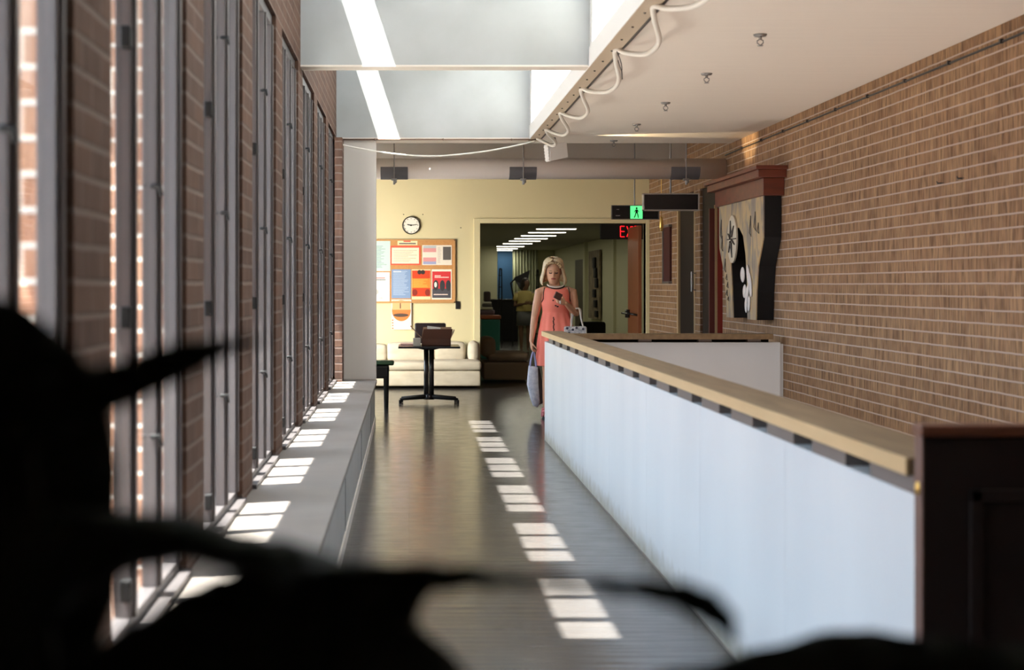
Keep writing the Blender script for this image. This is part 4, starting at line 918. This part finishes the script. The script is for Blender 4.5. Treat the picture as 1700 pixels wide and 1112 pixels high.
for yo, (x0_, x1_) in ((-.165, (944, 964)), (-.065, (947, 966))):
    m = MB(); m.tube(catmull([Wp(x0_ + 1, 541.5, yo), Wp(x0_ + 2, 530, yo * .8), Wp(x0_ + 6, 514, -.07), Wp(x1_ - 4, 513, -.07), Wp(x1_ - 2, 528, yo * .8), Wp(x1_ + 1, 541.5, yo)], 4), .008, 6); obj('handle', m, M_PAPER, t2, True)

# --- second person far down the corridor
PY = 30.5; p0 = at(871, 583, PY)
px_ = p0.x; s2 = 1.55 / 1.70
p2 = thing('person', 'dark-haired person in a yellow top and grey shorts standing down the corridor', 'person', (px_, PY, 0))
m = MB()
m.rings([(px_, PY, .76, .15, .11), (px_, PY, .92, .14, .10), (px_, PY, 1.05, .13, .095), (px_, PY, 1.2, .16, .105), (px_, PY, 1.27, .12, .08), (px_, PY, 1.29, .06, .05)], 18)
h2 = Vector((px_ + .02, PY - .03, 1.43)); m.tube([(px_, PY, 1.25), (px_ + .01, PY - .01, 1.38)], [.05, .05], 12); HP2 = head_mesh(m, h2, .95, .3, .4)
for sd in (-1, 1):
    a_, b_, c_ = Vector((px_ + sd * .17, PY, 1.23)), Vector((px_ + sd * .21, PY - .02, .98)), Vector((px_ + sd * .08 + .06, PY - .22, 1.02))
    m.tube([a_, a_.lerp(b_, .5), b_, b_.lerp(c_, .5), c_], [.045, .042, .034, .032, .022], 10, True); hand_mesh(m, c_, (-sd * .6, -.6, .2), (0, 0, 1), (-sd * .3, .5, 0), .8, .9)
    hp, kn, an = Vector((px_ + sd * .075, PY, .78)), Vector((px_ + sd * .08, PY - .02, .43)), Vector((px_ + sd * .07, PY, .08))
    m.tube([hp, hp.lerp(kn, .5), kn, kn.lerp(an, .3), an], [.08, .065, .048, .048, .03], 12, True); m.tube([an + Vector((0, .02, -.03)), an + Vector((0, -.14, -.055))], [.03, .02], 8, True)
finish_body(m, 'body', M_SKIN2, p2, .009)
m = MB(); m.rings([(px_, PY, .86, .18, .13), (px_, PY, 1.0, .165, .12), (px_, PY, 1.12, .165, .12), (px_, PY, 1.22, .18, .125), (px_, PY, 1.28, .14, .09), (px_, PY, 1.30, .08, .07)], 20, cap=False)
for sd in (-1, 1): m.tube([Vector((px_ + sd * .15, PY, 1.23)), Vector((px_ + sd * .205, PY - .01, 1.08))], [.06, .062], 10)
obj('yellow_top', m, mat('yellow_cloth', (.50, .40, .14), .8), p2, True)
m = MB(); m.rings([(px_, PY, .55, .175, .12), (px_, PY, .75, .175, .13), (px_, PY, .88, .155, .12)], 20); obj('shorts', m, mat('grey_cloth', (.14, .14, .14), .8), p2, True)
m = MB(); m.ell(HP2(0, .03, .02), .098, .10, .125); m.ell(HP2(0, .08, -.07), .07, .06, .12); obj('hair', m, M_DARKH, p2, True)

# ------------------------------------------------------------------ corridor contents
ordn = ['nearest', 'second', 'third', 'fourth', 'fifth', 'sixth', 'seventh', 'eighth', 'farthest']
M_TUBE = mat('tube_light', (.9, .9, .85), .5, emit=(1.0, .95, .78), estr=5.0)
for i, Y in enumerate((25.6, 27.3, 29.1, 30.9, 32.6, 34.7, 37.2, 39.4, 41.4)):
    t = thing('ceiling_light', 'long fluorescent ceiling light in the corridor, %s of the nine' % ordn[i], 'light', (2.65, Y, 2.45), 'fluorescent lights down the corridor')
    m = MB(); m.box(2.29, 3.02, Y - .03, Y + .11, 2.43, 2.45); obj('housing', m, M_WHITE, t)
    m = MB(); m.box(2.3, 3.01, Y - .01, Y + .09, 2.422, 2.431); obj('diffuser', m, M_TUBE, t)
    l = bpy.data.lights.new('tube_glow', 'AREA'); l.shape = 'RECTANGLE'; l.size = .7; l.size_y = .08; l.energy = 3.2; l.color = (1, .95, .74)
    lo = bpy.data.objects.new('tube_glow', l); C.objects.link(lo); lo.location = (2.65, Y + .04, 2.415)
m = MB(); a, b = at(826, 415, 41.9), at(851, 498, 41.9); m.box(a.x, b.x, 41.9, 41.98, b.z, a.z); o = tag(obj('blue_screen', m, mat('blue_panel', (.05, .15, .33), .7)), 'tall blue panel at the far end of the corridor', 'panel')
m = MB(); a, b = at(851, 408, 41.7), at(893, 545, 41.7); n = 60
top = [Vector((a.x + (b.x - a.x) * k / n, 41.7 + .04 * math.sin(k * .9), a.z)) for k in range(n + 1)]; bot = [Vector((p.x, p.y, b.z)) for p in top]
m.loft([top, bot], cap=False, closed=False); o = obj('curtain', m, mat('curtain_green', (.58, .60, .42), .8), None, True); o.modifiers.new('s', 'SOLIDIFY').thickness = .01
tag(o, 'pale green curtain hanging at the end of the corridor', 'curtain')
a, b = at(826, 498, 36), at(857, 567, 36)
m = MB(); m.box(a.x - .3, b.x + .05, 36, 36.8, 0, a.z, bevel=.02); o = tag(obj('dark_counter', m, M_BLACK), 'black counter below the blue panel', 'counter'); m = MB(); m.box(a.x - .32, b.x + .07, 35.97, 36.83, a.z - .02, a.z + .02); obj('countertop', m, M_BLACKG, o)
# sail-like dark cloth on a stand
ds = thing('draped_stand', 'dark cloth draped over a stand behind the far person', 'stand', tuple(at(866, 550, 33)))
m = MB(); Q = [at(853, 461, 33), at(868, 456, 33.1), at(880, 448, 33), at(877, 466, 32.9), at(872, 490, 33), at(862, 478, 32.9)]
m.loft([Q, [q + Vector((0, .03, 0)) for q in Q]]); obj('dark_cloth', m, M_BLACK, ds)
m = MB(); m.tube([at(852, 492, 33), at(848, 470, 33), at(856, 462, 33)], .02, 6); m.tube([at(866, 470, 33.05), (at(866, 470, 33).x, 33.05, 0)], .02, 6); m.tube([at(852, 492, 33), (at(851, 0, 33).x, 33, 0)], .02, 6); obj('stand_pole', m, M_BLACK, ds)
for i, (pxa, pxb, py0, Y, lb) in enumerate(((826, 834, 446, 34.5, 'black metal ladder frame in front of the blue panel'), (888, 895, 448, 34.0, 'narrow black easel behind the blonde woman'))):
    a, b = at(pxa, py0, Y), at(pxb, py0, Y)
    m = MB()
    for x_ in (a.x, b.x): m.tube([(x_, Y, 0), (x_ + (.05 if x_ == a.x else -.02), Y, a.z)], .016, 6)
    m.tube([(a.x + .05, Y, a.z), (b.x - .02, Y, a.z)], .016, 6); z = .25
    while z < a.z - .1: m.tube([(a.x + .02, Y, z), (b.x, Y, z)], .012, 6); z += .28
    tag(obj(('ladder_frame', 'easel')[i], m, M_BLACK), lb, ('ladder', 'easel')[i])
cb_ = at(816, 530, 27.5)
bn = thing('storage_bin', 'teal storage bin with an orange lid left of the doorway view', 'bin', (cb_.x, 27.7, 0))
m = MB(); m.box(1.40, 1.76, 27.5, 28.1, 0, .76, bevel=.02); obj('bin', m, mat('teal', (.02, .16, .13), .5), bn)
m = MB(); m.box(1.38, 1.78, 27.48, 28.12, .76, .83, bevel=.015); obj('lid', m, mat('orange_lid', (.30, .08, .03), .5), bn)
z = .84
for i, (h_, c_, wd, lb) in enumerate(((.10, (.12, .08, .10), .17, 'dark folded bundle lying on the teal bin'), (.05, (.55, .52, .42), .12, 'flat cream box on top of the dark bundle'), (.06, (.08, .07, .06), .10, 'dark flat case above the cream box'), (.04, (.6, .58, .5), .09, 'small cream box near the top of the pile'), (.20, (.05, .03, .03), .07, 'dark rounded helmet topping the pile'))):
    m = MB(); m.box(1.53 - wd, 1.53 + wd * .8, 27.6, 27.9, z, z + h_, bevel=min(.03, h_ * .35)); tag(obj(['folded_bundle', 'flat_box', 'flat_case', 'small_box', 'helmet'][i], m, mat('pile%d' % i, c_, .7)), lb, ['bundle', 'box', 'case', 'box', 'helmet'][i]); z += h_ + .001
# artwork on the corridor's right wall, dark door, dark seat
aw = thing('corridor_artwork', 'tall narrow dark collage hanging on the corridor wall', 'artwork', (4.28, 32.3, 1.6))
ya, yb = F * 4.26 / (997 - VX), F * 4.26 / (979 - VX); za, zb = EYE + (473 - 415) / F * 32, EYE - (530 - 473) / F * 32
m = MB(); m.box(4.23, 4.27, ya, yb, zb, za); obj('backing', m, mat('collage', (.10, .06, .035), .7, noise=(5, .5, (.42, .34, .20))), aw)
m = MB()
for k in range(6): m.box(4.18, 4.23, ya + .1 + .18 * (k % 3), ya + .45 + .18 * (k % 3), zb + .05 + k * .22, zb + .2 + k * .24, bevel=.02)
obj('dark_reliefs', m, M_BLACK, aw)
d4 = F * 4.28 / (972 - VX); m = MB(); m.box(4.24, 4.30, d4, d4 + 1.8, 0, 2.05); struct('door_4', m, mat('door_dark', (.10, .08, .045), .6))
ss = thing('black_chair', 'black upholstered chair behind the handrail near the corridor wall', 'chair', (at(985, 560, 24).x, 24, 0))
a, b = at(962, 534, 24), at(1006, 560, 24)
m = MB(); m.box(a.x, b.x, 24.0, 24.12, .45, a.z, bevel=.04); obj('backrest', m, M_BLACK, ss, True)
m = MB(); m.box(a.x, b.x, 23.5, 24.05, .36, .46, bevel=.04); obj('seat', m, M_BLACK, ss, True)
for x_ in (a.x + .04, b.x - .04):
    for y_ in (23.55, 24.03): m = MB(); m.tube([(x_, y_, 0), (x_, y_, .38)], .015, 8); obj('leg', m, M_BLACK, ss)

# ------------------------------------------------------------------ dark plant right in front of the camera
pl = thing('potted_plant', 'large dark potted plant whose leaves fill the lower front of the view', 'plant', (-.2, 1.1, 0))
def leaf(spine, fold=.018, name='leaf'):
    """spine: (px, py, depth, half width in px); the blade is folded along its midrib"""
    P_ = catmull([at(x, y, Y) for x, y, Y, h in spine], 5); H = catmull([(h * Y / F, 0, 0) for x, y, Y, h in spine], 5); H = [max(.0015, h.x) for h in H]
    m = MB(); rows = []
    for i, p in enumerate(P_):
        t_ = (P_[min(i + 1, len(P_) - 1)] - P_[max(i - 1, 0)]); t_.y = 0; t_.normalize(); s_ = Vector((-t_.z, 0, t_.x))
        rows.append([p + s_ * H[i] * u + Vector((0, fold * (abs(u) ** 1.5) * (H[i] / .05) + .004 * math.sin(i * 1.3 + u * 3), 0)) for u in (-1, -.66, -.33, 0, .33, .66, 1)])
    m.loft(rows, cap=False, closed=False)
    o = obj(name, m, M_LEAF, pl, True); md = o.modifiers.new('sol', 'SOLIDIFY'); md.thickness = .0022
    return P_
def blade(pairs, Y, bow=.02):
    """pairs: opposite points of the leaf's two margins (px), from base to tip"""
    a_ = catmull([at(p[0], p[1], Y) for p in pairs], 4); b_ = catmull([at(p[2], p[3], Y) for p in pairs], 4)
    m = MB(); m.loft([[p.lerp(q, u) + Vector((0, bow * (abs(2 * u - 1) ** 1.5) + .004 * math.sin(i * 1.1 + u * 5), 0)) for u in (0, .12, .25, .4, .5, .6, .75, .88, 1)] for i, (p, q) in enumerate(zip(a_, b_))], cap=False, closed=False)
    o = obj('leaf', m, M_LEAF, pl, True); md = o.modifiers.new('sol', 'SOLIDIFY'); md.thickness = .0022
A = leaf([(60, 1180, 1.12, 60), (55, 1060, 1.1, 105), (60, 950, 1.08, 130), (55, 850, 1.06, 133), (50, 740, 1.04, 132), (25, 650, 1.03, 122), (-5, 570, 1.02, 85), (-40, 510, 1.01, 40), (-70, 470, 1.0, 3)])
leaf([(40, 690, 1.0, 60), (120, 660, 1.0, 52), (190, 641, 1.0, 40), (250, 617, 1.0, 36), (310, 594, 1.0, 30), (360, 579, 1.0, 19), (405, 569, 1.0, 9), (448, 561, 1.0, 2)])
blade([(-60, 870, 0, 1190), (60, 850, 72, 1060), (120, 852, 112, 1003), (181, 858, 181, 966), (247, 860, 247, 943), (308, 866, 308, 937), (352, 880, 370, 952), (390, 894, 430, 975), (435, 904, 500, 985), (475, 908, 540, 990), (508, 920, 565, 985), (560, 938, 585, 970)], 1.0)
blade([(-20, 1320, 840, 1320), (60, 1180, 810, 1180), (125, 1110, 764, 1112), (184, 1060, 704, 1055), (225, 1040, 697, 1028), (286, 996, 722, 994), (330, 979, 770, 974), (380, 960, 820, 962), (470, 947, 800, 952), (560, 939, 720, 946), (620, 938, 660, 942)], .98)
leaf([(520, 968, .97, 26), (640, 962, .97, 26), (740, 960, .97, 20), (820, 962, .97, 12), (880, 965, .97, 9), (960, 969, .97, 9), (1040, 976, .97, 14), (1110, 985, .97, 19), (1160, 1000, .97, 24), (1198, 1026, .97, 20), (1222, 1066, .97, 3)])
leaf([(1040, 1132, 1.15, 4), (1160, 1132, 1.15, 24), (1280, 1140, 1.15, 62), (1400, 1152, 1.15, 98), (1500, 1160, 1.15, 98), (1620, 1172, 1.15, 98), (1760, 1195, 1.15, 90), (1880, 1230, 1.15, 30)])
crown = Vector((-.2, 1.1, .40))
for tip, y_ in ((at(60, 1180, 1.12), 1.12), (at(-40, 1060, 1.0), 1.0), (at(440, 1325, .98), .98), (at(40, 700, 1.0), 1.0), (at(520, 1000, .975), .97), (at(1880, 1230, 1.15), 1.15)):
    m = MB(); mid = crown.lerp(tip, .5) + Vector((0, .02, -.05)); m.tube(catmull([crown, mid, tip], 6), .006, 8); obj('leaf_stalk', m, M_STEM, pl, True)
m = MB(); m.rings([(-.2, 1.1, 0, .14, .14), (-.2, 1.1, .3, .19, .19), (-.2, 1.1, .34, .2, .2)], 28); obj('pot', m, M_POT, pl, True)
m = MB(); m.tube([(-.2, 1.1, .33), (-.19, 1.1, .42)], [.04, .02], 10); obj('trunk', m, M_STEM, pl, True)
